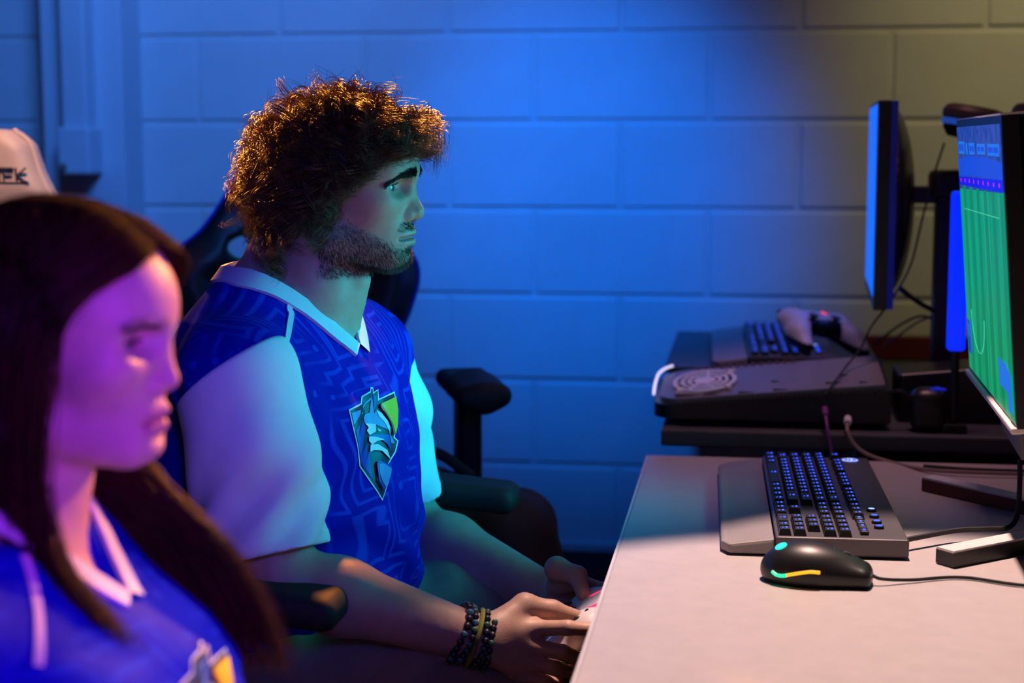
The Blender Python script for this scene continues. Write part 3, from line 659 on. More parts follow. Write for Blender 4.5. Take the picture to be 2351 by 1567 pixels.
mb = MB(); mb.prism(ol, 0, 1, f=cm(lambda x, y: (FZ+0.012, ctop(x, y)-0.010))); mb.build('body', M['black'], t, bevel=0.003)
mb = MB(); mb.prism(ol, 0, 1, f=cm(lambda x, y: (ctop(x, y)-0.010, ctop(x, y)-0.002), 0.05)); mb.build('top_plate', M['plate'], t)
for xx in (-0.11, 0.16): mb = MB(); mb.box((xx, 0.0, 0.006), (0.05, 0.16, 0.012)); mb.build('rubber_foot', M['blacksoft'], t)
# vent fins along the rim
fm = MB(); fm.box((0, 0, 0), (0.0045, 0.012, 0.012)); fme = fm.mesh('vent_fin'); fme.materials.append(M['black'])
fo = MB(); fo.box((0, 0, 0), (0.0075, 0.010, 0.010), R=Matrix.Rotation(0.4, 3, 'Z')); foe = fo.mesh('vent_fin'); foe.materials.append(M['vent_o'])
for k in range(44):
    x = -0.105+k*0.0078; o = bpy.data.objects.new('vent_fin', fme); COL.objects.link(o); o.parent = t; o.location = (x-c0.x, 2.788-c0.y, ctop(x, 2.79)-0.013-FZ)
for k in range(13):
    x = -0.09+k*0.0145; o = bpy.data.objects.new('vent_fin', foe); COL.objects.link(o); o.parent = t; o.location = (x-c0.x, 3.008-c0.y, ctop(x, 3.01)-0.004-FZ)
fcx, fcy = -0.075, 2.895
def fp(r, a, h=0.0): x = fcx+r*math.cos(a); y = fcy+r*1.35*math.sin(a); return Vector((x-c0.x, y-c0.y, ctop(x, y)+h-FZ))
M['fanwell'] = mat('fan_well', (0.02, 0.02, 0.03), 0.5, noise=0.05)
mb = MB(); ring = [fp(0.056, a, 0.0) for a in np.linspace(0, 2*math.pi, 41)[:-1]]; mb.add(ring, [tuple(range(40))]); mb.build('fan_well', M['fanwell'], t)
mb = MB()
for r0, r1 in ((0.0, 0.019), (0.025, 0.031), (0.037, 0.043), (0.050, 0.057)):
    n = 40; vi = []
    for k in range(n):
        a = 2*math.pi*k/n
        for rr, hz in ((r0, 0.004), (r1, 0.004), (r1, 0.0005), (r0, 0.0005)): vi.append(fp(max(rr, 1e-4), a, hz))
    mb.add(vi, [(4*k+j, 4*k+(j+1) % 4, 4*((k+1) % n)+(j+1) % 4, 4*((k+1) % n)+j) for k in range(n) for j in range(4)])
for k in range(7):
    a = 2*math.pi*k/7+0.3; mb.tube([fp(0.01, a, 0.0025), fp(0.03, a+0.2, 0.0025), fp(0.054, a+0.3, 0.0025)], 0.0022, 6)
for a in (-2.3, -0.75, 0.75): mb.tube([fp(0.054, a, 0.002), fp(0.068, a-0.05, 0.002)], [0.006, 0.004], 8)
mb.build('fan_grille', M['white'], t, True)
led = smooth_path([(-0.1625, 2.83, 0.826), (-0.163, 2.86, 0.834), (-0.1625, 2.91, 0.841), (-0.160, 2.95, 0.846), (-0.151, 2.985, 0.850), (-0.138, 3.004, 0.853)], 5)
mb = MB(); mb.tube([Vector(p)-c0 for p in led], 0.0028, 8); mb.build('light_strip', M['ledwhite'], t, True)
mb = MB()
for x, y in [(-0.115, 2.815), (-0.06, 2.81), (0.0, 2.808), (0.06, 2.81), (0.15, 2.83), (0.17, 2.88), (0.05, 2.87), (0.20, 2.82)]:
    mb.box((x-c0.x, y-c0.y, ctop(x, y)-0.0016-FZ), (0.014 if int(x*1000) % 3 else 0.028, 0.0055, 0.0016))
mb.build('slot_marks', M['screw'], t)
mb = MB()
for k in range(4): mb.box((-0.118+k*0.009-c0.x, 2.832-c0.y, ctop(-0.1, 2.832)+0.0002-FZ), (0.006, 0.02, 0.003))
mb.box((-0.095-c0.x, 2.822-c0.y, ctop(-0.095, 2.822)-FZ), (0.06, 0.02, 0.003)); mb.build('shield_clips', M['metal'], t)
# dark box and small speaker to the right
t = thing('set_top_box', 'plain black box beside the open game console', 'box', (0.40, 2.97, FZ))
mb = MB(); mb.prism([(-0.135, -0.09), (0.22, -0.10), (0.22, 0.04), (-0.135, 0.04)], 0, 1, f=lambda x, y, z: (x, y, z*(0.085+0.10*(x+0.135)))); mb.build('case', M['black'], t, bevel=0.005)
spk = at(2130, 965, 2.79); t = thing('desk_speaker', 'small black rounded speaker at the far desk front edge', 'speaker', (spk.x, 2.80, FZ))
def f(P): return smin(rbox(P, (0, 0, 0.036), (0.030, 0.026, 0.036), 0.018), ell(P, (0, 0, 0.05), (0.030, 0.028, 0.026)), 0.01)
V, Q = sdfmesh(f, (-0.04, -0.04, -0.004), (0.04, 0.04, 0.09), 0.003); mkobj('shell', npmesh('shell', V, Q), t, [M['black']])
mb = MB()
for k in range(3): mb.box((0.002+k*0.009, -0.006, 0.0745), (0.005, 0.026, 0.003), R=Matrix.Rotation(0.5, 3, 'Z'))
mb.build('blue_glints', em('blue_glint', (0.01, 0.02, 0.6), 0.6), t)  # blue highlights on the shell top, built as glowing bars
mb = MB(); mb.tube(smooth_path([(-0.03, 0.0, 0.06), (-0.05, 0.0, 0.068), (-0.07, 0.005, 0.055), (-0.06, 0.01, 0.045)], 6), 0.004, 6); mb.build('clip', M['black'], t, True)
# red strip along the wall
t = thing('red_board', 'thin red board lying along the wall under the monitor arm', 'board', (0.30, 3.735, FZ))
mb = MB(); mb.box((0.05, 0, 0.027), (0.40, 0.03, 0.052), bev=0.002); mb.build('board', M['redpaint'], t)

# ================================================================== loose cables
M['cable_p'] = mat('purple_cable', (0.25, 0.05, 0.30), 0.5, noise=0.05); M['cable_w'] = mat('pale_cable', (0.30, 0.22, 0.20), 0.5, noise=0.05)
def cable_obj(name, label, pts, r, m, tip=None):
    b = Vector(pts[-1]); t = thing(name, label, 'cable', b); q = smooth_path([Vector(p)-b for p in pts], 7)
    mb = MB(); mb.tube(q, r, 7); mb.build('cord', m, t, True)
    if tip: mb = MB(); d = (q[1]-q[0]).normalized(); mb.tube([q[0]-d*0.012, q[0]+d*0.004], r*2.0, 8); mb.build('plug', tip, t, True)
cable_obj('cable', 'purple cable dropping from the front of the game console', [at(1895, 948, 2.76), at(1900, 985, 2.735), at(1907, 1025, 2.73), at(1910, 1056, 2.725), at(1912, 1075, 2.72)], 0.0026, M['cable_p'], M['cable_p'])
cable_obj('cable', 'pale cable with white plug curving from the game console to the right', [at(1946, 968, 2.76), at(1946, 990, 2.735), at(1960, 1018, 2.728), at(1990, 1042, 2.72), at(2050, 1062, 2.70), at(2130, 1078, 2.62), at(2230, 1084, 2.60), at(2351, 1088, 2.60)], 0.0032, M['cable_w'], M['white'])
cable_obj('cable', 'black keyboard cable running under the football monitor', [(0.20, 2.10, DZ+0.014), at(2190, 1218, 2.16), at(2260, 1214, 2.17), at(2315, 1210, 2.18), at(2336, 1180, 2.2), at(2341, 1120, 2.22), at(2342, 1055, 2.24)], 0.0036, M['blacksoft'])
cable_obj('cable', 'dark cable bundle looping from the far monitor to its pole', [at(2065, 660, 3.05), at(2090, 680, 3.06), at(2120, 700, 3.07), at(2150, 715, 3.08)], 0.005, M['blacksoft'])
cable_obj('cable', 'thin dark red cable rising from the far desk to the pole', [at(2030, 795, 3.35), at(2070, 765, 3.25), at(2110, 738, 3.15), at(2150, 722, 3.09)], 0.0022, M['redpaint'])
cable_obj('cable', 'black cable arching from behind the gamepad to the pole', [at(2010, 788, 3.33), at(2060, 750, 3.25), at(2110, 726, 3.15), at(2152, 735, 3.09)], 0.0026, M['blacksoft'])
cable_obj('cable', 'black cable lying behind the near desk end', [at(2120, 1070, 2.64), at(2200, 1076, 2.63), at(2290, 1080, 2.63), at(2360, 1082, 2.63)], 0.0035, M['blacksoft'])

# ================================================================== gamepads
M['padwhite'] = mat('gamepad_white', (0.66, 0.60, 0.60), 0.45, noise=0.03); M['redled'] = mat('red_light_bar', (0.2, 0.0, 0.02), 0.4, emit=(1.0, 0.02, 0.10), estr=2.2, noise=0.02)
def gamepad(name, label, mw, group):
    """local: x right, y away from the player, z up; origin centre"""
    root = thing(name, label, 'gamepad', (0, 0, 0), 0, group)
    def f(P):
        p = P.copy(); p[:, 0] = np.abs(p[:, 0])
        d = rbox(p, (0, 0.012, 0), (0.066, 0.034, 0.017), 0.016)
        d = smin(d, chain(p, [(0.052, 0.012, -0.002), (0.064, -0.028, -0.008), (0.066, -0.062, -0.020)], [0.026, 0.022, 0.015], 0.01), 0.014)
        d = smin(d, ell(p, (0.052, 0.014, 0.003), (0.030, 0.030, 0.018)), 0.01); return d
    V, Q = sdfmesh(f, (-0.1, -0.09, -0.045), (0.1, 0.06, 0.035), 0.0026)
    C = V[Q].mean(1); mi = ((np.abs(C[:, 0]) < 0.034+0.1*np.maximum(-C[:, 1], 0)) & (C[:, 1] < -0.002)) | (C[:, 2] < -0.012)
    mkobj('shell', npmesh('shell', V, Q, mi.astype(int)), root, [mw, M['black']])
    mb = MB(); mb.box((0, 0.026, 0.0168), (0.058, 0.030, 0.0036), bev=0.0015); mb.build('touchpad', mw, root)
    for s in (-1, 1):
        mb = MB(); mb.tube([(s*0.031, 0.042, 0.0178), (s*0.0305, 0.026, 0.0186), (s*0.029, 0.010, 0.0182)], 0.0013, 6); mb.build('light_strip', M['redled'], root, True)
        mb = MB(); mb.lathe([(0.005, 0.012), (0.0045, 0.022), (0.0095, 0.024), (0.0095, 0.027), (0.006, 0.0262), (0.001, 0.026)], (s*0.026, -0.010, 0), 18); mb.lathe([(0.0135, 0.0168), (0.0125, 0.0185), (0.010, 0.0165)], (s*0.026, -0.010, 0), 20, close=False); mb.build('thumbstick', M['black'], root, True)
        mb = MB(); mb.box((s*0.052, 0.046, 0.006), (0.026, 0.014, 0.012), bev=0.004); mb.build('shoulder_button', M['black'], root)
    for k in range(4):
        a = math.pi/2*k; mb = MB(); mb.lathe([(0.0054, 0.016), (0.0052, 0.0222), (0.004, 0.0228), (0.001, 0.0228)], (0.052+0.0115*math.cos(a), 0.016+0.0115*math.sin(a), 0), 14); mb.build('button', M['black'], root, True)
        mb = MB(); mb.box((-0.052+0.0085*math.cos(a), 0.016+0.0085*math.sin(a), 0.0205), (0.009, 0.007, 0.004), bev=0.0012, R=Matrix.Rotation(a, 3, 'Z')); mb.build('arrow_key', M['black'], root)
    return root
pad1 = gamepad('gamepad', 'white gamepad with red light strips held by the curly-haired player', M['padwhite'], 'gamepads')
pad2 = copy_tree(pad1); pad2['label'] = 'white and black gamepad lying on the keyboard by the wall'
gp = at(1878, 782, 3.22); pad2.location = (gp.x, gp.y, FZ+0.0605+0.068); pad2.rotation_euler = (math.radians(15), math.radians(8), math.radians(35)); pad2.scale = (1.05,)*3

# ================================================================== people
M['skin'] = mat('skin', (1, 1, 1), 0.48, vcol=True, noise=0.07, nscale=60, bump=0.15, bscale=700, spec=0.4)
M['hair_m'] = mat('curly_brown_hair', (0.13, 0.050, 0.018), 0.42, noise=0.35, nscale=25, spec=0.55)
M['hair_dark'] = mat('dark_hair_core', (0.022, 0.011, 0.007), 0.75, noise=0.3, nscale=60, bump=0.8, bscale=150)
M['beard'] = mat('beard_hair', (0.055, 0.028, 0.013), 0.5, noise=0.2, nscale=90)
M['brow'] = mat('brow_hair', (0.022, 0.012, 0.008), 0.6, noise=0.1)
M['sclera'] = mat('eye_white', (0.42, 0.40, 0.39), 0.15, noise=0.02); M['iris'] = mat('eye_iris', (0.05, 0.10, 0.13), 0.15, noise=0.3, nscale=800); M['pupil'] = mat('eye_pupil', (0.004, 0.004, 0.004), 0.1, noise=0.01)
M['sleeve'] = mat('white_jersey_sleeve', (0.86, 0.88, 0.90), 0.62, noise=0.03, nscale=30, bump=0.25, bscale=900)
M['trim'] = mat('white_jersey_trim', (0.70, 0.72, 0.75), 0.55, noise=0.03, bump=0.2, bscale=900)
M['khaki'] = mat('khaki_cotton', (0.27, 0.235, 0.16), 0.85, noise=0.08, nscale=40, bump=0.4, bscale=600)
M['shoe'] = mat('black_sneaker', (0.02, 0.02, 0.022), 0.6, noise=0.1)

def jersey_mat(name, c0, c1):
    """royal blue knit with a printed circuit-trace pattern (nested angular lines from a Chebyshev cell distance)"""
    m = mat(name, c0, 0.65, spec=0.06, bump=0.25, bscale=900); nt = m.node_tree; b = nt.nodes['Principled BSDF']; N = nt.nodes.new; L = nt.links.new
    tc = N('ShaderNodeTexCoord'); mp = N('ShaderNodeMapping'); mp.inputs['Scale'].default_value = (0.55, 1.0, 0.8); L(tc.outputs['Object'], mp.inputs[0])
    ns = N('ShaderNodeTexNoise'); ns.inputs['Scale'].default_value = 5.0; L(mp.outputs[0], ns.inputs['Vector'])
    ad = N('ShaderNodeVectorMath'); ad.operation = 'MULTIPLY_ADD'; L(ns.outputs['Color'], ad.inputs[0]); ad.inputs[1].default_value = (0.05, 0.05, 0.05); L(mp.outputs[0], ad.inputs[2])
    v = N('ShaderNodeTexVoronoi'); v.distance = 'CHEBYCHEV'; v.inputs['Scale'].default_value = 9.0; L(ad.outputs[0], v.inputs['Vector'])
    ml = N('ShaderNodeMath'); ml.operation = 'MULTIPLY'; ml.inputs[1].default_value = 9.0; L(v.outputs['Distance'], ml.inputs[0])
    fr = N('ShaderNodeMath'); fr.operation = 'FRACT'; L(ml.outputs[0], fr.inputs[0])
    pg = N('ShaderNodeMath'); pg.operation = 'PINGPONG'; pg.inputs[1].default_value = 0.5; L(fr.outputs[0], pg.inputs[0])
    lr = N('ShaderNodeMapRange'); lr.inputs[1].default_value = 0.10; lr.inputs[2].default_value = 0.20; lr.inputs[3].default_value = 1.0; lr.inputs[4].default_value = 0.0; L(pg.outputs[0], lr.inputs[0])
    v2 = N('ShaderNodeTexVoronoi'); v2.inputs['Scale'].default_value = 34.0; v2.inputs['Randomness'].default_value = 0.6; L(tc.outputs['Object'], v2.inputs['Vector'])
    dt = N('ShaderNodeMapRange'); dt.inputs[1].default_value = 0.17; dt.inputs[2].default_value = 0.20; dt.inputs[3].default_value = 1.0; dt.inputs[4].default_value = 0.0; L(v2.outputs['Distance'], dt.inputs[0])
    n2 = N('ShaderNodeTexNoise'); n2.inputs['Scale'].default_value = 7.0; L(tc.outputs['Object'], n2.inputs['Vector'])
    mk = N('ShaderNodeMapRange'); mk.inputs[1].default_value = 0.44; mk.inputs[2].default_value = 0.52; L(n2.outputs[0], mk.inputs[0])
    mx = N('ShaderNodeMix'); mx.data_type = 'FLOAT'; L(mk.outputs[0], mx.inputs[0]); L(dt.outputs[0], mx.inputs[2]); L(lr.outputs[0], mx.inputs[3])
    cm_ = N('ShaderNodeMix'); cm_.data_type = 'RGBA'; cm_.inputs[6].default_value = (*c0, 1); cm_.inputs[7].default_value = (*c1, 1)
    sc_ = N('ShaderNodeMath'); sc_.operation = 'MULTIPLY'; sc_.inputs[1].default_value = 0.75; L(mx.outputs[0], sc_.inputs[0]); L(sc_.outputs[0], cm_.inputs[0]); L(cm_.outputs[2], b.inputs['Base Color'])
    return m
M['jersey'] = jersey_mat('royal_jersey', (0.005, 0.008, 0.36), (0.02, 0.06, 0.60))
M['jersey_w'] = jersey_mat('royal_jersey_soft', (0.004, 0.006, 0.42), (0.010, 0.03, 0.55))

def head_sdf(p, g):
    """p: head-local points (x forward, y left, z up; origin between ear and nose root). g: feature sizes"""
    q = p.copy(); q[:, 1] = np.abs(q[:, 1]); x, y, z = q[:, 0], q[:, 1], q[:, 2]
    d = ell(q, (-0.037, 0, 0.030), (0.096, 0.075, 0.082))
    d = smin(d, ell(q, (0.004, 0, 0.028), (0.055, 0.060, 0.055)), 0.03)                        # forehead
    d = smin(d, ell(q, (-0.006, 0, -0.030), (0.053, g['fw'], 0.075)), 0.03)                     # face
    d = smin(d, cap(q, (-0.052, 0.047, -0.045), (-0.042, 0.050*g['jaw'], -0.068), 0.017, 0.016), 0.03)
    d = smin(d, cap(q, (-0.042, 0.050*g['jaw'], -0.068), (0.026, 0.018, g['chz']+0.006), 0.016, 0.017), 0.022)
    d = smin(d, ell(q, (0.033, 0, g['chz']+0.006), (0.020, 0.020, 0.016)), 0.018)               # chin
    d = smin(d, ell(q, (0.016, 0.040, -0.020), (0.022, 0.020, 0.018)), 0.024)                   # cheekbone
    d = smin(d, ell(q, (0.024, 0, -0.056), (0.026, 0.030, 0.026)), 0.022)                       # muzzle
    d = smin(d, cap(q, (0.043, 0.009, 0.019), (0.034, 0.042, 0.019), g['brow'], g['brow']*0.8), 0.016)  # brow ridge
    es = np.sqrt((x-0.052)**2+((y-0.032)*0.75)**2+((z-0.003)*1.25)**2)-0.0155
    d = smax(d, -es, 0.014)                                                                     # socket
    d = smin(d, np.sqrt((x-0.0265)**2+(y-0.0315)**2+(z-0.002)**2)-0.0142, 0.005)                # lids
    d = smin(d, cap(q, (0.046, 0, 0.004), g['tip'], 0.0085, g['tipr']), 0.011)                  # nose
    d = smin(d, ell(q, (g['tip'][0]-0.012, 0.0125, g['tip'][2]-0.004), (0.0125, 0.0075, 0.0098)), 0.006)
    d = smax(d, -(np.sqrt(((x-g['tip'][0]+0.008)/1.5)**2+(y-0.0065)**2+(z-g['tip'][2]+0.0125)**2)-0.0036), 0.003)
    ux = 0.0530-0.50*y-6.0*y*y
    zl = g['lz']-0.10*y
    d = smin(d, np.sqrt(((x-ux)*0.8)**2+(np.maximum(y-0.021, 0))**2+((z-(zl+0.0058+0.0015*np.clip(1-y/0.01, 0, 1)))*1.0)**2)-g['lip'], 0.006)
    d = smin(d, np.sqrt(((x-ux+0.002)*0.8)**2+(np.maximum(y-0.017, 0))**2+((z-(zl-0.0060))*1.0)**2)-g['lip']*1.12, 0.006)
    gr = np.sqrt(((x-ux-0.009)*0.5)**2+(np.maximum(y-0.023, 0))**2+((z-zl)*1.5)**2)-0.0030
    d = smax(d, -gr, 0.003)                                                                     # mouth line
    d = smax(d, -(np.sqrt(((x-0.055)*0.7)**2+(np.maximum(y-0.01, 0))**2+(z-(zl-0.0165))**2)-0.0028), 0.007)   # fold under lip
    op = np.sqrt(((x-0.043)/1.7)**2+((y-0.0325)/1.95)**2+((z-0.0008)/0.62)**2)-0.0068
    d = smax(d, -op, 0.0015)                                                                    # eye opening
    # ear
    e = q-np.array((-0.056, 0.074, -0.008), np.float32); R = rotm(math.radians(-22), math.radians(-14), 0).astype(np.float32); e = e@R
    ear = ell(e, (0, 0.004, 0), (0.0175, 0.006, 0.031)); ear = smin(ear, ell(e, (0.003, 0.003, -0.026), (0.010, 0.006, 0.011)), 0.008)
    ear = smax(ear, -ell(e, (0.003, 0.011, 0.001), (0.010, 0.007, 0.019)), 0.004)
    return smin(d, ear, 0.006)
GM = dict(fw=0.056, jaw=1.0, chz=-0.096, brow=0.0120, tip=(0.0615, 0, -0.0315), tipr=0.0122, lz=-0.0655, lip=0.0080)
GW = dict(fw=0.053, jaw=0.88, chz=-0.093, brow=0.0085, tip=(0.0585, 0, -0.0310), tipr=0.0100, lz=-0.0640, lip=0.0062)

def eyeballs(parent, O, Rm, off, gaze=(1, -0.05, -0.10)):
    gz = np.array(gaze, float); gz /= np.linalg.norm(gz)
    for s in (-1, 1):
        mb = MB(); n, k = 20, 14; r = 0.0127
        q = Vector(gz).to_track_quat('Z', 'Y').to_matrix(); vs = []; fs = []; mi = []
        for i in range(k+1):
            th = math.pi*i/k
            for j in range(n):
                a = 2*math.pi*j/n; vs.append(q @ Vector((r*math.sin(th)*math.cos(a), r*math.sin(th)*math.sin(a), r*math.cos(th)*(1.04 if i < 2 else 1))))
        for i in range(k):
            for j in range(n): fs.append((i*n+j, (i+1)*n+j, (i+1)*n+(j+1) % n, i*n+(j+1) % n)); mi.append(2 if i < 1 else (1 if i < 2 else 0))
        c = np.array((0.0265, s*0.0315, 0.002))
        V = np.array([tuple(v) for v in vs])+c; V = V@Rm.T+O
        me = npmesh('eye', V, np.array(fs), mi); mkobj('eye', me, parent, [M['sclera'], M['iris'], M['pupil']], False, off)

def sample_surface(V, Q, w, n):
    """random surface points with face weights"""
    P = V[Q]; ar = np.linalg.norm(np.cross(P[:, 2]-P[:, 0], P[:, 3]-P[:, 1]), axis=1)*0.5*w
    i = rng.choice(len(Q), n, p=ar/ar.sum()); a, b = rng.random((2, n)); pt = (P[i, 0]*((1-a)*(1-b))[:, None]+P[i, 1]*(a*(1-b))[:, None]+P[i, 2]*(a*b)[:, None]+P[i, 3]*((1-a)*b)[:, None])
    nr = np.cross(P[i, 2]-P[i, 0], P[i, 3]-P[i, 1]); nr /= np.linalg.norm(nr, axis=1, keepdims=True); return pt, nr

def oncam(bv, px, py, off=0.0):
    d = ray(px, py).normalized(); h = bv.ray_cast(CAM, d)
    return None if h[0] is None else h[0]+h[1]*off if h[1].dot(d) < 0 else h[0]-h[1]*off

EMBLEM = [
 ('trim', [(105, 380), (250, 300), (262, 215), (372, 150), (375, 100), (410, 105), (412, 165), (470, 125), (480, 245), (672, 155), (712, 400), (705, 560), (672, 720), (720, 765), (690, 900), (598, 1050), (600, 1270), (520, 1510), (455, 1400), (235, 1080), (215, 850)]),
 ('navy', [(122, 392), (262, 316), (276, 228), (380, 168), (384, 122), (402, 125), (405, 192), (463, 142), (468, 266), (664, 178), (700, 400), (692, 560), (655, 725), (704, 770), (674, 890), (586, 1040), (588, 1265), (520, 1482), (467, 1388), (248, 1070), (229, 850)]),
 ('sky', [(142, 425), (250, 382), (240, 440), (172, 572)]),
 ('royal', [(190, 640), (240, 530), (226, 700), (270, 520), (300, 600), (255, 945), (330, 780), (318, 1000), (362, 880), (362, 1050), (400, 1240), (250, 1040), (225, 830)]),
 ('sky', [(270, 340), (300, 290), (378, 230), (385, 255), (310, 300), (272, 370)]),
 ('sky', [(272, 480), (300, 440), (355, 420), (385, 190), (415, 430), (440, 380), (560, 520), (605, 640), (545, 612), (430, 562), (290, 550)]),
 ('royal', [(400, 190), (438, 220), (440, 330), (415, 400)]),
 ('trim', [(440, 380), (500, 420), (575, 520), (606, 600), (604, 690), (590, 640), (540, 540), (470, 460)]),
 ('trim', [(288, 552), (430, 562), (436, 652), (350, 702), (310, 642), (336, 602)]),
 ('royal', [(352, 715), (420, 690), (590, 692), (612, 884), (560, 800), (480, 745)]),
 ('trim', [(338, 715), (440, 722), (532, 752), (440, 775), (380, 822), (332, 772)]),
 ('trim', [(355, 822), (450, 812), (560, 880), (600, 992), (500, 895), (400, 890), (350, 908)]),
 ('sky', [(592, 690), (615, 720), (650, 792), (610, 800), (598, 745)]),
 ('trim', [(446, 615), (492, 640), (470, 655), (452, 642)]),
 ('gold', [(490, 302), (664, 226), (690, 400), (688, 560), (660, 690), (622, 552), (560, 440), (500, 380)]),
 ('rust', [(475, 302), (492, 322), (562, 440), (628, 570), (662, 690), (636, 690), (598, 540), (540, 430), (482, 350)]),
 ('royal', [(430, 1060), (455, 1010), (602, 1075), (600, 1110), (500, 1050), (456, 1080), (470, 1240), (530, 1352), (510, 1372), (455, 1260)]),
 ('sky', [(458, 1064), (500, 1046), (600, 1108), (592, 1175), (535, 1345), (482, 1250), (458, 1150)])]
M['navy'] = mat('emblem_navy', (0.008, 0.012, 0.05), 0.5, noise=0.05); M['sky'] = mat('emblem_sky', (0.10, 0.24, 0.55), 0.5, noise=0.05); M['royal'] = mat('emblem_royal', (0.015, 0.03, 0.40), 0.5, noise=0.05)
M['gold'] = mat('emblem_gold', (0.75, 0.55, 0.01), 0.5, noise=0.05); M['rust'] = mat('emblem_rust', (0.45, 0.09, 0.02), 0.5, noise=0.05)
def emblem(parent, off, bv, mp):
    names = ['trim', 'navy', 'sky', 'royal', 'gold', 'rust']; V, F, MI = [], [], []
    for li, (mn, poly) in enumerate(EMBLEM):
        bm = bmesh.new(); vs = [bm.verts.new((x, y, 0)) for x, y in poly]
        for a, b, c in tessellate_polygon([[v.co for v in vs]]):
            try: bm.faces.new((vs[a], vs[b], vs[c]))
            except ValueError: pass
        for _ in range(5):
            le = [e for e in bm.edges if e.calc_length() > 45]
            if not le: break
            bmesh.ops.subdivide_edges(bm, edges=le, cuts=1); bmesh.ops.triangulate(bm, faces=bm.faces[:])
        bm.verts.index_update(); base = len(V); ok = True; pts = []
        for v in bm.verts:
            p = oncam(bv, *mp(v.co.x, v.co.y), 0.0012+0.00025*li); pts.append(p)
        good = {}
        for i, p in enumerate(pts):
            if p is not None: good[i] = len(V); V.append(tuple(p))
        for f in bm.faces:
            ix = [v.index for v in f.verts]
            if all(i in good for i in ix): F.append([good[i] for i in ix]); MI.append(names.index(mn))
        bm.free()
    me = bpy.data.meshes.new('emblem'); me.from_pydata(V, [], F); me.polygons.foreach_set('material_index', MI); me.update()
    o = mkobj('emblem', me, parent, [M[n] for n in names], True, off); o['label'] = 'printed shield emblem of a horned horse head'; return o

def strip_on(bv, rail, width_dir, w, th, name, m, parent, off, shift=False):
    """flat band along a rail glued to a surface"""
    mb = MB(); vs = []; n = len(rail)
    for i, p in enumerate(rail):
        wd = width_dir[i]
        for k, (s, lift) in enumerate(((-0.5, 0.0004), (-0.45, th), (0.45, th), (0.5, 0.0004)) if not shift else ((0.0, th*0.4), (0.06, th*1.2), (0.95, th), (1.0, 0.0004))):
            q = p+wd*(s*w); h = bv.find_nearest(q)
            vs.append(h[0]+h[1]*lift if h[0] is not None else q)
    fs = [(4*i+k, 4*i+k+1, 4*(i+1)+k+1, 4*(i+1)+k) for i in range(n-1) for k in range(3)]
    mb.add(vs, fs); return mb.build(name, m, parent, True, offset=off)

# ------------------------------------------------------------------ the man
MP = Vector((-0.63, 2.12, 0.0)); MOFF = -MP
man = thing('person', 'man with curly brown hair and beard in a royal blue jersey, holding a gamepad', 'person', MP)
HO = np.array((-0.506, 2.13, 1.2085)); HR = np.eye(3)
ty = math.radians(-15); TC_, TS_ = math.cos(ty), math.sin(ty); T0 = (-0.62, 2.13)
ZS = [0.52, 0.60, 0.70, 0.78, 0.86, 0.93, 1.0, 1.04, 1.08, 1.12, 1.16]
UB = [-0.17, -0.19, -0.200, -0.195, -0.180, -0.160, -0.130, -0.108, -0.085, -0.062, -0.045]
UF = [0.14, 0.155, 0.165, 0.165, 0.157, 0.138, 0.100, 0.072, 0.042, 0.014, 0.0]
BW = [0.19, 0.20, 0.205, 0.205, 0.205, 0.205, 0.200, 0.178, 0.122, 0.075, 0.05]
def tuv(P): dx, dy = P[:, 0]-T0[0], P[:, 1]-T0[1]; return dx*TC_+dy*TS_, -dx*TS_+dy*TC_
def torso(P, inset=0.0):
    z = P[:, 2]; u, v = tuv(P); ub, uf, b = np.interp(z, ZS, UB), np.interp(z, ZS, UF), np.interp(z, ZS, BW)
    c = (ub+uf)/2; a = (uf-ub)/2-inset; b = b-inset; r = (np.abs((u-c)/a)**2.3+np.abs(v/b)**2.3)**(1/2.3)
    d = (r-1)*np.minimum(a, b)*0.85
    return smax(smax(d, z-1.17, 0.02), 0.50-z, 0.02)
RS = Vector((-0.632, 1.932, 0.965)); RE = at(640, 1335, 1.885); RW = at(1108, 1468, 1.935)
LS = at(835, 815, 2.31); LE = at(938, 1215, 2.36); LW = at(1275, 1372, 2.20)
RM_ = RE.lerp(RW, 0.3)+Vector((0, 0, 0.004)); LM_ = LE.lerp(LW, 0.3)+Vector((0, 0, 0.004))
PAD = Vector((-0.212, 2.052, 0.640))
def fingers(P, sgn, PAD):
    """sgn=-1 right hand (near), +1 left hand; coordinates relative to the gamepad"""
    p = P-np.array(PAD, np.float32); p = p*np.array((1, sgn, 1), np.float32)   # mirror to +y side
    out = None
    F_ = [([(-0.045, 0.098, 0.022), (-0.005, 0.104, 0.026), (0.022, 0.094, 0.022), (0.040, 0.072, 0.016)], [0.0105, 0.0095, 0.0085, 0.0078]),
          ([(-0.048, 0.104, 0.000), (-0.010, 0.110, -0.004), (0.010, 0.092, -0.018), (0.002, 0.066, -0.028)], [0.0108, 0.0098, 0.009, 0.0082]),
          ([(-0.054, 0.103, -0.020), (-0.018, 0.108, -0.026), (0.000, 0.088, -0.037), (-0.010, 0.064, -0.042)], [0.0102, 0.0092, 0.0086, 0.008]),
          ([(-0.062, 0.098, -0.038), (-0.032, 0.102, -0.046), (-0.018, 0.084, -0.052), (-0.028, 0.064, -0.054)], [0.0092, 0.0082, 0.0076, 0.007])]
    for pts, rs in F_:
        c = chain(p, pts, rs, 0.004); out = c if out is None else np.minimum(out, c)
    return out, p
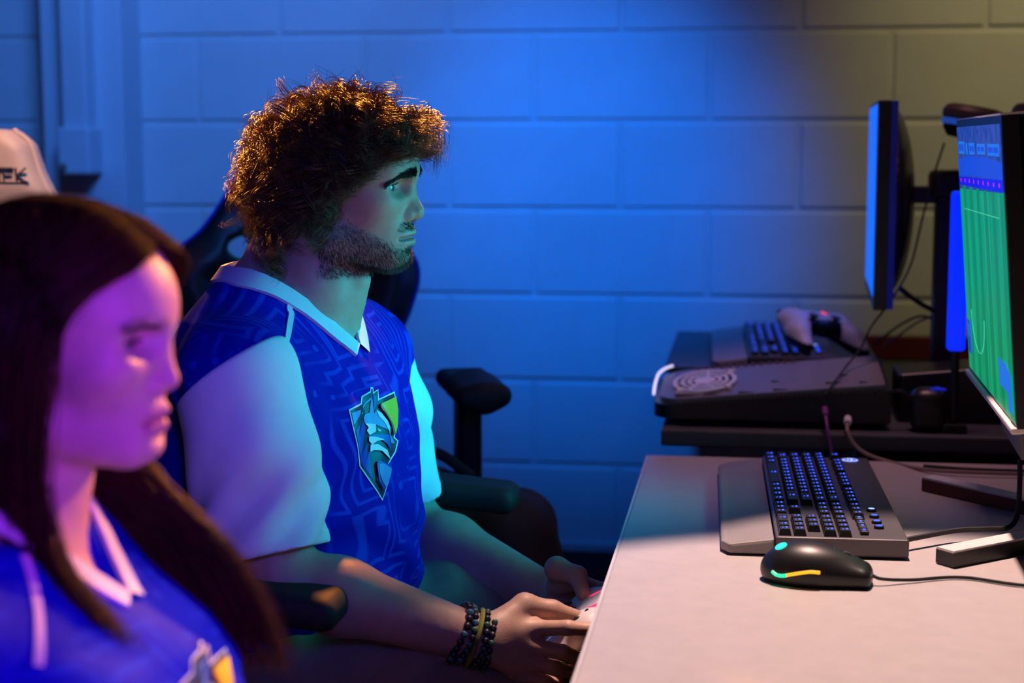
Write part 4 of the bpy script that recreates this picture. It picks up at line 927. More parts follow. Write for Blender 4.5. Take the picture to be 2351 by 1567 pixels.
def hand(P, W, sgn, PAD=PAD):
    fg, p = fingers(P, sgn, PAD); w = (np.array(W)-np.array(PAD))*np.array((1, sgn, 1))
    kn = [(-0.045, 0.098, 0.022), (-0.048, 0.104, 0.0), (-0.054, 0.103, -0.020), (-0.062, 0.098, -0.038)]
    pm = None
    for i, k in enumerate(kn):
        c = cap(p, w+np.array((0.012, 0.0, 0.012-0.008*i)), k, 0.017, 0.0115); pm = c if pm is None else smin(pm, c, 0.014)
    if sgn < 0: th = chain(p, [w+np.array((0.02, -0.008, 0.018)), (-0.062, 0.082, 0.046), (-0.028, 0.070, 0.038), (0.002, 0.055, 0.026)], [0.019, 0.0150, 0.0118, 0.0088], 0.008)
    else: th = chain(p, [w+np.array((0.018, -0.008, 0.012)), (-0.040, 0.078, 0.052), (-0.010, 0.062, 0.048), (0.000, 0.036, 0.030)], [0.019, 0.0155, 0.0122, 0.0092], 0.008)
    d = smin(pm, fg, 0.005); return smin(d, th, 0.010)
def arms(P):
    r = chain(P, [RS, RE, RM_, RW], [0.056, 0.046, 0.046, 0.028], 0.02); l = chain(P, [LS, LE, LM_, LW], [0.056, 0.047, 0.046, 0.028], 0.02)
    return r, l
THR = [(-0.66, 2.03, 0.585), (-0.42, 1.985, 0.565), (-0.12, 1.955, 0.475)]; THL = [(-0.64, 2.22, 0.585), (-0.40, 2.265, 0.565), (-0.10, 2.30, 0.475)]
def legs(P, e=0.0):
    d = ell(P, (-0.66, 2.125, 0.585), (0.15+e, 0.185+e, 0.115+e))
    d = smin(d, chain(P, THR, [0.098+e, 0.088+e, 0.066+e], 0.03), 0.04); d = smin(d, chain(P, THL, [0.098+e, 0.088+e, 0.066+e], 0.03), 0.04)
    for th, fx in ((THR, -0.02), (THL, 0.0)): d = smin(d, chain(P, [th[2], (fx-0.06, th[2][1], 0.10)], [0.064+e, 0.045+e], 0.03), 0.03)
    return d
def headw(P): return head_sdf(((P-HO)@HR).astype(np.float32), GM)
def skin(P):
    d = torso(P, 0.012); r, l = arms(P); d = smin(d, r, 0.03); d = smin(d, l, 0.03)
    d = smin(d, legs(P, -0.010), 0.03)
    nk = chain(P, [(-0.572, 2.13, 1.17), (-0.588, 2.13, 1.06), (-0.605, 2.13, 0.98)], [0.060, 0.060, 0.070], 0.03)
    nk = smin(nk, cap(P, (-0.523, 2.125, 1.085), (-0.548, 2.128, 1.01), 0.016, 0.014), 0.02)
    d = smin(d, nk, 0.025)
    near = (P[:, 2] > 1.02)
    if near.any():
        hd = np.full(len(P), 0.3, np.float32); hd[near] = headw(P[near]); hd = np.where(near, hd, 1.0); d = smin(d, hd, 0.014)
    d = smin(d, hand(P, RW, -1), 0.016); d = smin(d, hand(P, LW, 1), 0.016)
    return d
boxes = [((-0.70, 2.02, 1.075), (-0.40, 2.24, 1.36), 0.0021), ((-0.345, 1.90, 0.56), (-0.14, 2.02, 0.73), 0.0022), ((-0.345, 2.075, 0.56), (-0.14, 2.24, 0.74), 0.0022)]
VV, QQ = [], []; nb = 0
V, Q = sdfmesh(skin, (-0.88, 1.80, 0.04), (0.06, 2.46, 1.12), 0.0062); C = V[Q].mean(1); keep = np.ones(len(Q), bool)
for lo, hi, h in boxes: keep &= ~np.all((C > np.array(lo)+0.006) & (C < np.array(hi)-0.006), axis=1)
keep &= C[:, 2] < 1.081
VV.append(V); QQ.append(Q[keep]); nb = len(V)
for lo, hi, h in boxes:
    V, Q = sdfmesh(skin, np.array(lo)-2*h, np.array(hi)+2*h, h); VV.append(V); QQ.append(Q+nb); nb += len(V)
headV, headQ = VV[1], QQ[1]-len(VV[0])
V = np.concatenate(VV); Q = np.concatenate(QQ)
def skin_colors(V, O, R, beard=True, base=(0.52, 0.31, 0.22), lipc=(0.42, 0.16, 0.15), lz=-0.0655):
    p = (V-O)@R; x, y, z = p[:, 0], np.abs(p[:, 1]), p[:, 2]; c = np.tile(np.array(base), (len(V), 1)); inh = (z > -0.14) & (z < 0.15) & (x > -0.2) & (x < 0.12) & (y < 0.12)
    ux = 0.0515-0.55*y-6*y*y; lp = np.clip(1-np.abs(z-(lz-0.10*y))/0.013, 0, 1)*np.clip((0.026-y)/0.004, 0, 1)*np.clip((x-(ux-0.010))/0.006, 0, 1)*inh
    c = c*(1-lp[:, None])+np.array(lipc)*lp[:, None]
    red = np.exp(-(((x-0.055)/0.02)**2+(y/0.02)**2+((z+0.032)/0.015)**2))*inh*0.35; c = c*(1-red[:, None])+np.array((0.55, 0.22, 0.17))*red[:, None]
    if beard:
        b = beard_mask(p)*inh*0.5; c = c*(1-b[:, None])+np.array((0.16, 0.10, 0.07))*b[:, None]
        mole = np.exp(-(((p[:, 0]-0.036)**2+(p[:, 1]+0.044)**2+(z+0.030)**2)/0.0018**2)); c = c*(1-mole[:, None])+np.array((0.12, 0.02, 0.02))*mole[:, None]
    return c
def beard_mask(p):
    x, y, z = p[:, 0], np.abs(p[:, 1]), p[:, 2]
    jaw = np.clip((-0.036-1.1*np.clip(x+0.02, 0, 0.06)*0.55-z)/0.012, 0, 1)*np.clip((x+0.062)/0.012, 0, 1)*np.clip((z+0.125)/0.012, 0, 1)
    sb = np.clip((0.014-np.abs(x+0.034))/0.008, 0, 1)*np.clip((0.012-z)/0.01, 0, 1)*(z > -0.06)
    mo = np.clip((x-0.036)/0.01, 0, 1)*np.clip((0.030-y)/0.006, 0, 1)*np.clip((-0.043-z)/0.004, 0, 1)*np.clip((z+0.060)/0.004, 0, 1)
    lipx = np.clip((x-0.036)/0.006, 0, 1)*np.clip((0.027-y)/0.004, 0, 1)*np.clip(1-np.abs(z+0.067)/0.014, 0, 1)
    return np.clip(np.maximum(np.maximum(jaw, sb), mo)*(1-np.clip(lipx*2.2, 0, 1)), 0, 1)
me = npmesh('body', V, Q, col=skin_colors(V, HO, HR)); body = mkobj('body', me, man, [M['skin']], False, MOFF)
eyeballs(man, HO, HR, MOFF)

# ---- jersey
NKA = np.array((-0.592, 2.13, 1.05)); 
def vcut(P):
    u, v = tuv(P); z = P[:, 2]
    c = chain(P, [(-0.575, 2.13, 1.22), (-0.600, 2.13, 1.07), (-0.585, 2.125, 1.04)], [0.080, 0.074, 0.06], 0.02)
    w_ = np.maximum((z-1.004)*0.62, -0.03); vc = np.maximum(np.abs(v)-w_, 0.0-u)
    return smin(c, vc*0.8, 0.008)
def jersey(P):
    d = torso(P); u, v = tuv(P); z = P[:, 2]
    d = smin(d, cap(P, RS, RS.lerp(RE, 0.55), 0.0745, 0.05), 0.05); d = smin(d, cap(P, LS, LS.lerp(LE, 0.55), 0.068, 0.045), 0.05)
    s = np.sqrt((v+0.17)**2+(z-0.93)**2)
    d = d+0.0035*np.sin(s*95+u*12)*np.exp(-((s-0.10)/0.08)**2)*(u > -0.02)
    d = d+0.004*np.sin(z*75+v*22+3*np.sin(v*14))*np.clip((0.82-z)/0.10, 0, 1)+0.0025*np.sin(v*55+z*18)*np.clip((z-0.80)/0.05, 0, 1)*np.clip((1.02-z)/0.05, 0, 1)
    return d
hemR = RS.lerp(RE, 0.86); axR = (RE-RS).normalized(); hemL = LS.lerp(LE, 0.80); axL = (LE-LS).normalized()
def jbody(P):
    d = jersey(P); d = smax(d, -vcut(P), 0.004)
    u, v = tuv(P); d = smax(d, P[:, 2]-(1.085-0.40*(u-0.0)), 0.004)
    return smax(d, 0.615-P[:, 2], 0.01)
jV, jQ = sdfmesh(jbody, (-0.87, 1.83, 0.59), (-0.36, 2.46, 1.16), 0.0042)
jo = mkobj('jersey', npmesh('jersey', jV, jQ), man, [M['jersey']], False, MOFF); jo['label'] = 'royal blue jersey body with circuit-line print'
jbv = BVHTree.FromPolygons(jV.tolist(), jQ.tolist()); V, Q = sdfmesh(jersey, (-0.87, 1.83, 0.9), (-0.36, 2.46, 1.2), 0.006); jbu = BVHTree.FromPolygons(V.tolist(), Q.tolist())
def sleeve(P, S, E, hem, ax, r0, r1, seed, tp=0.02):
    S_ = np.array(S); d_ = np.array(E)-S_; L = np.linalg.norm(d_); a = d_/L; rel = P-S_; t = rel@a; rad = rel-t[:, None]*a
    ref = np.array((1.0, 0, 0)); ref = ref-a*(ref@a); ref /= np.linalg.norm(ref); bi = np.cross(a, ref); ph = np.arctan2(rad@bi, rad@ref)
    d = chain(P, [S_-a*0.01, S_+a*0.09, S_+a*L], [r0, r0*0.99, r1], 0.02)
    k = np.clip((t-0.03)/0.12, 0, 1)
    d = d+(0.0055*np.sin(2*ph+t*34+seed)+0.0042*np.sin(5*ph-t*48+2*np.sin(t*18)+seed))*k
    tm = (P-np.array(hem))@a
    d = np.where(tm > -0.016, d-0.0012, d)
    top = -(t+tp+0.030*np.cos(ph))                        # armhole seam
    sh = smax(d, -(d+0.012), 0.001)
    sh = smax(sh, tm, 0.001)
    return smax(sh, top, 0.004)
for nm, S, E, hem, ax, r0, r1, sd in (('sleeve', RS, RE, hemR, axR, 0.0805, 0.0700, 0.4), ('sleeve', LS, LE, hemL, axL, 0.0720, 0.064, 2.0)):
    lo = np.minimum(np.array(S), np.array(E))-0.12; hi = np.maximum(np.array(S), np.array(E))+0.12
    V, Q = sdfmesh(lambda P: sleeve(P, S, E, hem, ax, r0, r1, sd, 0.02 if S is RS else -0.012), lo, hi, 0.0030)
    o = mkobj(nm, npmesh(nm, V, Q), jo, [M['sleeve']], False); o['label'] = 'white short sleeve'
# collar band
def tw(u, v, z): return Vector((T0[0]+u*TC_-v*TS_, T0[1]+u*TS_+v*TC_, z))
half = [(-0.090, 0.0, 1.118), (-0.082, 0.040, 1.114), (-0.050, 0.076, 1.100), (-0.008, 0.084, 1.088), (0.028, 0.070, 1.076), (0.060, 0.044, 1.050), (0.085, 0.020, 1.020), (0.100, 0.000, 0.996)]
for s in (-1, 1):
    rail = smooth_path([tw(u, s*v, z) for u, v, z in half], 6); wd = []
    for i, p in enumerate(rail):
        tg = (rail[min(i+1, len(rail)-1)]-rail[max(i-1, 0)]).normalized(); h = jbu.find_nearest(p); n = h[1]; q = tg.cross(n).normalized(); wd.append(q if q.dot(p-Vector((-0.585, 2.13, 1.12))) > 0 else -q)
    strip_on(jbu, rail, wd, 0.026, 0.0045, 'collar', M['trim'], jo, None, True)
def piping(pts, w):
    P = [oncam(jbv, x, y) for x, y in pts]; P = [p for p in P if p is not None]
    if len(P) < 2: return
    rail = smooth_path(P, 6); wd = []
    for i, p in enumerate(rail):
        tg = (rail[min(i+1, len(rail)-1)]-rail[max(i-1, 0)]).normalized(); h = jbv.find_nearest(p); wd.append(tg.cross(h[1]).normalized())
    strip_on(jbv, rail, wd, w, 0.0022, 'piping', M['trim'], jo, None)
piping([(684, 656), (672, 690), (668, 722), (664, 745), (657, 780), (652, 808)], 0.009)
piping([(838, 648), (870, 656), (905, 675), (925, 692)], 0.007)
emblem(jo, None, jbv, lambda X, Y: (780+X/5.405, 870+Y/5.405))

# ---- trousers, shoes
def trousers(P):
    d = legs(P); x, y, z = P[:, 0], P[:, 1], P[:, 2]
    d = d+0.004*np.sin(x*45+y*55)*np.clip((-0.30-x)/0.2, 0, 1)+0.003*np.sin(x*70-z*40+y*30)
    return smax(d, 0.10-z, 0.004)
V, Q = sdfmesh(trousers, (-0.86, 1.80, 0.08), (0.06, 2.46, 0.74), 0.0062); tr = mkobj('trousers', npmesh('trousers', V, Q), man, [M['khaki']], False, MOFF)
mb = MB(); dp = [at(885, 1305, 2.06), at(905, 1312, 2.055), at(917, 1325, 2.05), at(920, 1340, 2.045)]
tbv = BVHTree.FromPolygons(V.tolist(), Q.tolist()); dp = [oncam(tbv, x, y, 0.002) for x, y in ((884, 1304), (900, 1308), (914, 1322), (919, 1342))]
if all(dp): mb.tube(smooth_path(dp, 5), 0.0028, 6); mb.build('drawstring', M['blacksoft'], tr, True)
for y, x in ((1.955, -0.08), (2.30, -0.06)):
    def f(P): return smax(smin(ell(P, (x+0.06, y, 0.045), (0.135, 0.048, 0.04)), cap(P, (x, y, 0.05), (x, y, 0.11), 0.045), 0.03), 0.004-P[:, 2], 0.004)
    V, Q = sdfmesh(f, (x-0.14, y-0.07, -0.01), (x+0.22, y+0.07, 0.17), 0.008); mkobj('shoe', npmesh('shoe', V, Q), man, [M['shoe']], False, MOFF)

# ---- bracelets on the right wrist
ax = (RW-RM_).normalized(); sd = ax.cross(Vector((0, 0, 1))).normalized(); up = sd.cross(ax)
M['bead_g'] = mat('green_bead', (0.03, 0.10, 0.05), 0.3, noise=0.2, nscale=300); M['bead_b'] = mat('blue_bead', (0.05, 0.12, 0.16), 0.25, noise=0.2); M['bead_k'] = mat('black_bead', (0.012, 0.01, 0.012), 0.3, noise=0.2); M['cord_y'] = mat('olive_cord', (0.20, 0.20, 0.02), 0.6, noise=0.1)
for bi, (dist, rr, br, ms) in enumerate([(-0.030, 0.036, 0.0050, ('bead_k', 'bead_b', 'bead_k')), (-0.020, 0.0355, 0.0046, ('bead_b', 'bead_k', 'bead_g')), (-0.002, 0.0345, 0.0048, ('bead_g', 'bead_k', 'bead_k')), (0.008, 0.0342, 0.0045, ('bead_k', 'bead_g', 'bead_k'))]):
    c = RW+ax*dist; nbd = int(2*math.pi*rr/(br*2.02)); mb = MB()
    for k in range(nbd):
        a = 2*math.pi*k/nbd; p = c+(sd*math.cos(a)+up*math.sin(a))*rr+ax*(0.003*math.sin(a*2+bi)); mb.lathe([(br*math.sin(t_), br*math.cos(t_)) for t_ in np.linspace(0.15, math.pi-0.15, 6)], p, 8, k % 3, R=ax.to_track_quat('Z', 'Y').to_matrix())
    o = mb.build('bead_bracelet', [M[m] for m in ms], man, True, offset=MOFF)
c = RW+ax*-0.011; mb = MB(); mb.tube([c+(sd*math.cos(a)+up*math.sin(a))*0.0355 for a in np.linspace(0, 2*math.pi, 33)], 0.0032, 6, cap=False); mb.build('cord_bracelet', M['cord_y'], man, True, offset=MOFF)

# ---- beard, brows, lashes
hC = headV[headQ].mean(1); wt = beard_mask(hC-HO)*(hC[:, 2] > HO[2]-0.118)
pt, nr = sample_surface(headV, headQ, wt+1e-9, 6000); K = 5; tt = np.linspace(0, 1, K)[None, :, None]
ploc = pt-HO; ln = np.where(ploc[:, 2] > -0.062, 0.0042, 0.0068)*rng.uniform(0.6, 1.25, len(pt)); ln = np.where(ploc[:, 0] < -0.02, ln*0.7, ln)
dr = nr*0.55+np.array((0.10, 0, -0.8))+rng.normal(0, 0.30, (len(pt), 3)); dr /= np.linalg.norm(dr, axis=1, keepdims=True)
path = pt[:, None]+(dr*ln[:, None])[:, None]*tt+(nr*0.0016)[:, None]*np.sin(tt*3.0)
strands('beard', path, 0.00021, [M['beard']], man, MOFF)
for s in (-1, 1):
    n = 1300; a = rng.random(n); w_ = rng.normal(0, 0.5, n)
    y = s*(0.010+0.046*a); z = 0.0205-0.001*a-0.0135*a**3+w_*0.0054*(1.1-0.5*a)
    if s == -1: hb_ = BVHTree.FromPolygons(headV.tolist(), headQ.tolist())
    hits = [hb_.ray_cast(Vector((HO[0]+0.14, HO[1]+yy, HO[2]+zz)), Vector((-1, 0, 0))) for yy, zz in zip(y, z)]
    rt = np.array([tuple(h[0]) for h in hits]); rn = np.array([tuple(h[1]) for h in hits])
    dr = np.stack([-0.25-0.5*a, s*(0.75+0*a), 0.30-0.6*a], 1)+rn*0.35+rng.normal(0, 0.15, (n, 3)); dr /= np.linalg.norm(dr, axis=1, keepdims=True)
    path = rt[:, None]+(dr*(0.008*rng.uniform(0.7, 1.2, n))[:, None])[:, None]*tt; strands('eyebrow', path, 0.00036, [M['brow']], man, MOFF)
    n = 30; a = np.linspace(-1, 1, n); q = np.stack([0.0265+0.0135*np.cos(a*0.95)*0.99, s*0.0325+0.0118*a, 0.0052-0.0030*a*a], 1)+HO
    dr = np.stack([0.85+0*a, 0.5*a, 0.25+0*a], 1)+rng.normal(0, 0.08, (n, 3)); path = q[:, None]+(dr*0.0075)[:, None]*tt+np.array((0, 0, 0.0022))*tt**2; strands('eyelashes', path, 0.00014, [M['brow']], man, MOFF)

# ---- curly hair
CC = np.array((-0.037, 0, 0.030)); RR = np.array((0.096, 0.075, 0.082))
def hairline(x, y):
    """lowest z (head-local) at which hair roots grow"""
    return np.interp(x, [-0.14, -0.085, -0.065, -0.050, -0.030, -0.012, 0.015, 0.035, 0.05], [-0.085, -0.080, -0.045, -0.012, 0.008, 0.026, 0.044, 0.066, 0.090])
n = 620; g_ = rng.normal(size=(n*4, 3)); g_ /= np.linalg.norm(g_, axis=1, keepdims=True); rt = CC+g_*RR*1.0; ok = rt[:, 2] > hairline(rt[:, 0], rt[:, 1]); rt = rt[ok][:n]; g_ = g_[ok][:n]
nr = g_/RR; nr /= np.linalg.norm(nr, axis=1, keepdims=True); n = len(rt)
K = 26; t1 = np.linspace(0, 1, K)
allp = []
def lock(root, N_, dn, L, lift, amp0, turns, cnt, drop=0.020, spread=0.0030, guard=True):
    e = 1-(1-t1)**2.4; base = root+N_*(lift*e)[:, None]+dn*(L*t1)[:, None]+np.array((0, 0, -drop))*(t1**2)[:, None]
    if guard:
        rel = (base-CC)/(RR+0.010); rn = np.linalg.norm(rel, axis=1); base = np.where(rn[:, None] < 1, CC+rel/np.maximum(rn, 1e-6)[:, None]*(RR+0.010), base)
        low = np.interp(base[:, 0], [-0.025, 0.0, 0.02, 0.05], [-0.012, 0.012, 0.026, 0.052]); m_ = (base[:, 0] > -0.025) & (base[:, 2] < low); base[m_, 2] = low[m_]+0.3*(base[m_, 2]-low[m_])
    a1 = np.cross(dn, N_); a1 /= np.linalg.norm(a1); amp = amp0*np.clip(t1*2.5, 0, 1); ph = rng.uniform(0, 6.28)+rng.choice((-1, 1))*turns*6.283*t1
    for k in range(cnt):
        jt = rng.normal(0, spread, 3); dph = rng.normal(0, 0.22); sc_ = rng.uniform(0.8, 1.15)
        allp.append(base+jt*(0.35+0.8*np.sin(t1*2.4))[:, None]+(a1*np.cos(ph+dph)[:, None]+N_*np.sin(ph+dph)[:, None])*(amp*sc_)[:, None])
for i in range(n):
    x, y, z = rt[i]; N_ = nr[i]; front = np.clip((x-0.0)/0.05, 0, 1); back_ = np.clip((-0.06-x)/0.06, 0, 1); top = np.clip((z-0.06)/0.04, 0, 1); low_ = np.clip((-0.01-z)/0.05, 0, 1)
    L = rng.uniform(0.034, 0.052)+0.020*back_*(1-top)+0.010*front; lift = rng.uniform(0.016, 0.034)*(0.8+0.2*top)+0.012*back_+0.006*low_
    dn = np.array((0.15*front-0.30*back_, 0.0, -1.0))*(1-0.75*top)+np.array((0.75*front-0.25*(1-front), 0.5*np.sign(y)*(1-front), 0.0))*top*0.9+rng.normal(0, 0.34, 3)
    dn = dn-N_*(dn@N_)*0.8; dn /= np.linalg.norm(dn)
    lock(rt[i], N_, dn, L, lift, rng.uniform(0.0085, 0.0145), rng.uniform(1.2, 2.2), 12)
for _ in range(46):      # nape curls
    th = rng.uniform(-1.25, 1.25); N_ = np.array((-math.cos(th), math.sin(th), -0.15)); N_ /= np.linalg.norm(N_)
    root = np.array((-0.085-0.045*math.cos(th), 0.066*math.sin(th), rng.uniform(-0.075, -0.03))); dn = np.array((-0.15, 0, -1))+rng.normal(0, 0.2, 3); dn /= np.linalg.norm(dn)
    lock(root, N_, dn, rng.uniform(0.03, 0.055), rng.uniform(0.012, 0.03), rng.uniform(0.008, 0.013), rng.uniform(1.0, 1.8), 12, guard=False)
for k in range(46):      # fringe curls over the forehead and temple
    y = rng.uniform(-0.062, 0.062); near_ = np.clip(-y/0.06, 0, 1); root = np.array((0.045-0.30*max(abs(y)-0.03, 0)-0.02*near_, y, 0.092-0.35*max(abs(y)-0.035, 0))); N_ = np.array((0.55, y*5, 0.8)); N_ /= np.linalg.norm(N_)
    dn = np.array((0.85-0.5*near_, 0.25*np.sign(y), -0.45))+rng.normal(0, 0.25, 3); dn /= np.linalg.norm(dn)
    lock(root, N_, dn, rng.uniform(0.028, 0.045), rng.uniform(0.016, 0.030), rng.uniform(0.008, 0.013), rng.uniform(1.1, 1.9), 11, drop=rng.uniform(0.03, 0.062)*(1-0.45*near_), guard=False)
for k in range(5):       # loose wisps hanging on the near temple
    root = np.array((0.028+0.006*k, -0.048+0.008*k, 0.075)); N_ = np.array((0.5, -0.6, 0.4)); dn = np.array((0.25, -0.25, -0.9)); dn /= np.linalg.norm(dn)
    lock(root, N_, dn, rng.uniform(0.032, 0.045), 0.014, 0.006, 0.8, 7, drop=0.01, spread=0.0018, guard=False)
# stray frizz
for _ in range(260):
    i = rng.integers(n); N_ = nr[i]; dn = rng.normal(0, 1, 3); dn -= N_*(dn@N_); dn /= np.linalg.norm(dn); lf = rng.uniform(0.03, 0.058); ph = rng.uniform(0, 6.28)+rng.uniform(3, 9)*t1
    allp.append(rt[i]+N_*(lf*t1**0.8)[:, None]+dn*(0.03*t1**2)[:, None]+(dn*np.cos(ph)[:, None]+np.cross(dn, N_)*np.sin(ph)[:, None])*(0.006*t1)[:, None])
allp = np.array(allp)@HR.T+HO
hair = strands('hair', allp, 0.00042, [M['hair_m']], man, MOFF)
def hcore(P):
    p = (P-HO)@HR; d = ell(p, CC, RR+0.016); x, z = p[:, 0], p[:, 2]
    d = smin(d, ell(p, (-0.095, 0, -0.045), (0.055, 0.062, 0.055)), 0.03)
    d = d+0.004*np.sin(p[:, 0]*160+1)*np.sin(p[:, 1]*150)*np.sin(p[:, 2]*140)
    d = smax(d, (np.interp(x, [-0.14, -0.085, -0.065, -0.050, -0.030, -0.012, 0.015, 0.035, 0.05], [-0.098, -0.092, -0.050, -0.014, 0.006, 0.028, 0.050, 0.074, 0.100])-z)*0.8, 0.006)
    return smax(d, x-0.062, 0.006)
V, Q = sdfmesh(hcore, HO+np.array((-0.19, -0.12, -0.12)), HO+np.array((0.09, 0.12, 0.15)), 0.004)
o = mkobj('under_hair', npmesh('under_hair', V, Q), hair, [M['hair_dark']], False)
pad1.location = PAD; pad1.rotation_euler = (math.radians(32), 0, math.radians(-90))

# ------------------------------------------------------------------ the woman
M['hair_w'] = mat('long_brown_hair', (0.042, 0.016, 0.006), 0.5, noise=0.35, nscale=18, spec=0.15)
WP = Vector((-0.62, 1.22, 0.0)); WOFF = -WP
wom = thing('person', 'woman with long dark hair in a royal blue jersey, out of focus in front', 'person', WP)
WS = 0.975; wy = math.radians(3); WR = rotm(wy, math.radians(1), 0); WO = np.array((-0.459, 1.25, 1.078))-WR@np.array((0.0685*WS, 0, -0.031*WS))
WT0 = (-0.60, 1.215)
WZ = [0.50, 0.60, 0.70, 0.76, 0.82, 0.86, 0.90, 0.93, 0.955, 0.985, 1.02]
WUB = [-0.14, -0.14, -0.125, -0.125, -0.13, -0.13, -0.13, -0.125, -0.115, -0.09, -0.06]
WUF = [0.13, 0.15, 0.165, 0.19, 0.190, 0.155, 0.105, 0.078, 0.060, 0.045, 0.030]
WB = [0.18, 0.175, 0.165, 0.172, 0.182, 0.185, 0.182, 0.170, 0.145, 0.095, 0.055]
def wtorso(P, inset=0.0):
    z = P[:, 2]; u = P[:, 0]-WT0[0]; v = P[:, 1]-WT0[1]; ub, uf, b = np.interp(z, WZ, WUB), np.interp(z, WZ, WUF), np.interp(z, WZ, WB)
    c = (ub+uf)/2; a = (uf-ub)/2-inset; b = b-inset; r = (np.abs((u-c)/a)**2.2+np.abs(v/b)**2.2)**(1/2.2)
    return smax(smax((r-1)*np.minimum(a, b)*0.85, z-1.03, 0.02), 0.49-z, 0.02)
WRS = Vector((-0.615, 1.045, 0.905)); WRE = Vector((-0.585, 0.985, 0.640)); WRW = Vector((-0.36, 1.09, 0.635)); WLS = Vector((-0.615, 1.385, 0.905)); WLE = Vector((-0.585, 1.435, 0.640)); WLW = Vector((-0.36, 1.33, 0.635)); WPAD = Vector((-0.26, 1.21, 0.62))
WTR = [(-0.62, 1.13, 0.575), (-0.40, 1.12, 0.56), (-0.12, 1.11, 0.50)]; WTL = [(-0.62, 1.31, 0.575), (-0.40, 1.32, 0.56), (-0.12, 1.33, 0.50)]
def wlegs(P, e=0.0):
    d = ell(P, (-0.64, 1.22, 0.58), (0.14+e, 0.175+e, 0.10+e))
    for th in (WTR, WTL): d = smin(d, chain(P, th, [0.085+e, 0.075+e, 0.056+e], 0.03), 0.04); d = smin(d, chain(P, [th[2], (-0.10, th[2][1], 0.10)], [0.054+e, 0.040+e], 0.03), 0.03)
    return d
def whead(P): return head_sdf((((P-WO)@WR)/WS).astype(np.float32), GW)*WS
def wskin(P):
    d = wtorso(P, 0.012); d = smin(d, chain(P, [WRS, WRE, WRW], [0.043, 0.036, 0.023], 0.02), 0.03); d = smin(d, chain(P, [WLS, WLE, WLW], [0.043, 0.036, 0.023], 0.02), 0.03)
    d = smin(d, wlegs(P, -0.01), 0.03)
    nk = chain(P, [WO+WR@np.array((-0.05, 0, -0.05)), WO+WR@np.array((-0.065, 0, -0.12)), (-0.605, 1.22, 0.93)], [0.050, 0.047, 0.058], 0.03); d = smin(d, nk, 0.025)
    nr_ = P[:, 2] > 0.90
    if nr_.any():
        hd = np.full(len(P), 1.0, np.float32); hd[nr_] = whead(P[nr_]); d = smin(d, hd, 0.012)
    d = smin(d, hand(P, WRW, -1, WPAD), 0.014); return smin(d, hand(P, WLW, 1, WPAD), 0.014)
wb = [((-0.70, 1.10, 0.955), (-0.42, 1.36, 1.26), 0.0026)]
V0, Q0 = sdfmesh(wskin, (-0.80, 0.90, 0.04), (0.03, 1.52, 1.0), 0.0078); C = V0[Q0].mean(1); Q0 = Q0[C[:, 2] < 0.962]
lo, hi, h = wb[0]; V1, Q1 = sdfmesh(wskin, lo, hi, h); V = np.concatenate([V0, V1]); Q = np.concatenate([Q0, Q1+len(V0)])
me = npmesh('body', V, Q, col=skin_colors((V-WO)/WS+WO, WO, WR, beard=False, base=(0.60, 0.38, 0.31), lipc=(0.48, 0.15, 0.17), lz=-0.064)); mkobj('body', me, wom, [M['skin']], False, WOFF)
eyeballs(wom, WO, WR*WS, WOFF, (1, 0.0, -0.2))
whb = BVHTree.FromPolygons(V1.tolist(), Q1.tolist())
for s in (-1, 1):
    n = 320; a = rng.random(n); w_ = rng.normal(0, 0.5, n); q = np.stack([0.0565-0.021*a**1.6, s*(0.010+0.039*a), 0.0185+0.006*np.sin(a*2.2)-0.006*np.clip(a-0.65, 0, 1)*2+w_*0.0022], 1); q = (q*WS)@WR.T+WO
    hn = [whb.find_nearest(Vector(v)) for v in q]; rt_ = np.array([tuple(x[0]) for x in hn]); rn = np.array([tuple(x[1]) for x in hn])
    dr = np.stack([-0.25-0.3*a, s*0.75+0*a, 0.25-0.6*a], 1)+rn*0.3+rng.normal(0, 0.12, (n, 3)); tt = np.linspace(0, 1, 4)[None, :, None]
    strands('eyebrow', rt_[:, None]+(dr*0.006)[:, None]*tt, 0.0003, [M['brow']], wom, WOFF)
    n = 50; a = np.linspace(-1, 1, n); q = np.stack([0.0265+0.0135*np.cos(a*0.95), s*0.0325+0.0118*a, 0.0050-0.0030*a*a], 1); dr = np.stack([0.9+0*a, 0.5*a, 0.05+0*a], 1)+rng.normal(0, 0.06, (n, 3))
    q = q[:, None]+(dr*0.009)[:, None]*tt; strands('eyelashes', (q*WS)@WR.T+WO, 0.0004, [M['brow']], wom, WOFF)
# jersey
def wcut(P):
    c = chain(P, [(-0.59, 1.22, 1.06), (-0.612, 1.22, 0.985), (-0.60, 1.22, 0.965)], [0.066, 0.060, 0.05], 0.02); w_ = np.maximum((P[:, 2]-0.906)*0.62, -0.03)
    return smin(c, np.maximum(np.abs(P[:, 1]-1.22)-w_, -(P[:, 0]+0.60))*0.8, 0.008)
def wjersey(P):
    d = wtorso(P); d = smin(d, cap(P, WRS, WRS.lerp(WRE, 0.5), 0.058, 0.045), 0.045); d = smin(d, cap(P, WLS, WLS.lerp(WLE, 0.5), 0.058, 0.045), 0.045)
    z = P[:, 2]; d = d+0.003*np.sin(P[:, 1]*60+z*30)*np.clip((z-0.7)/0.1, 0, 1)*np.clip((0.93-z)/0.05, 0, 1)
    d = smax(d, -wcut(P), 0.004); d = smax(d, z-(0.975-0.35*(P[:, 0]+0.60)), 0.004); return smax(d, 0.56-z, 0.01)
V, Q = sdfmesh(wjersey, (-0.78, 0.95, 0.54), (-0.36, 1.50, 1.04), 0.0048); wj = mkobj('jersey', npmesh('jersey', V, Q), wom, [M['jersey_w']], False, WOFF); wj['label'] = 'royal blue jersey with white piping'
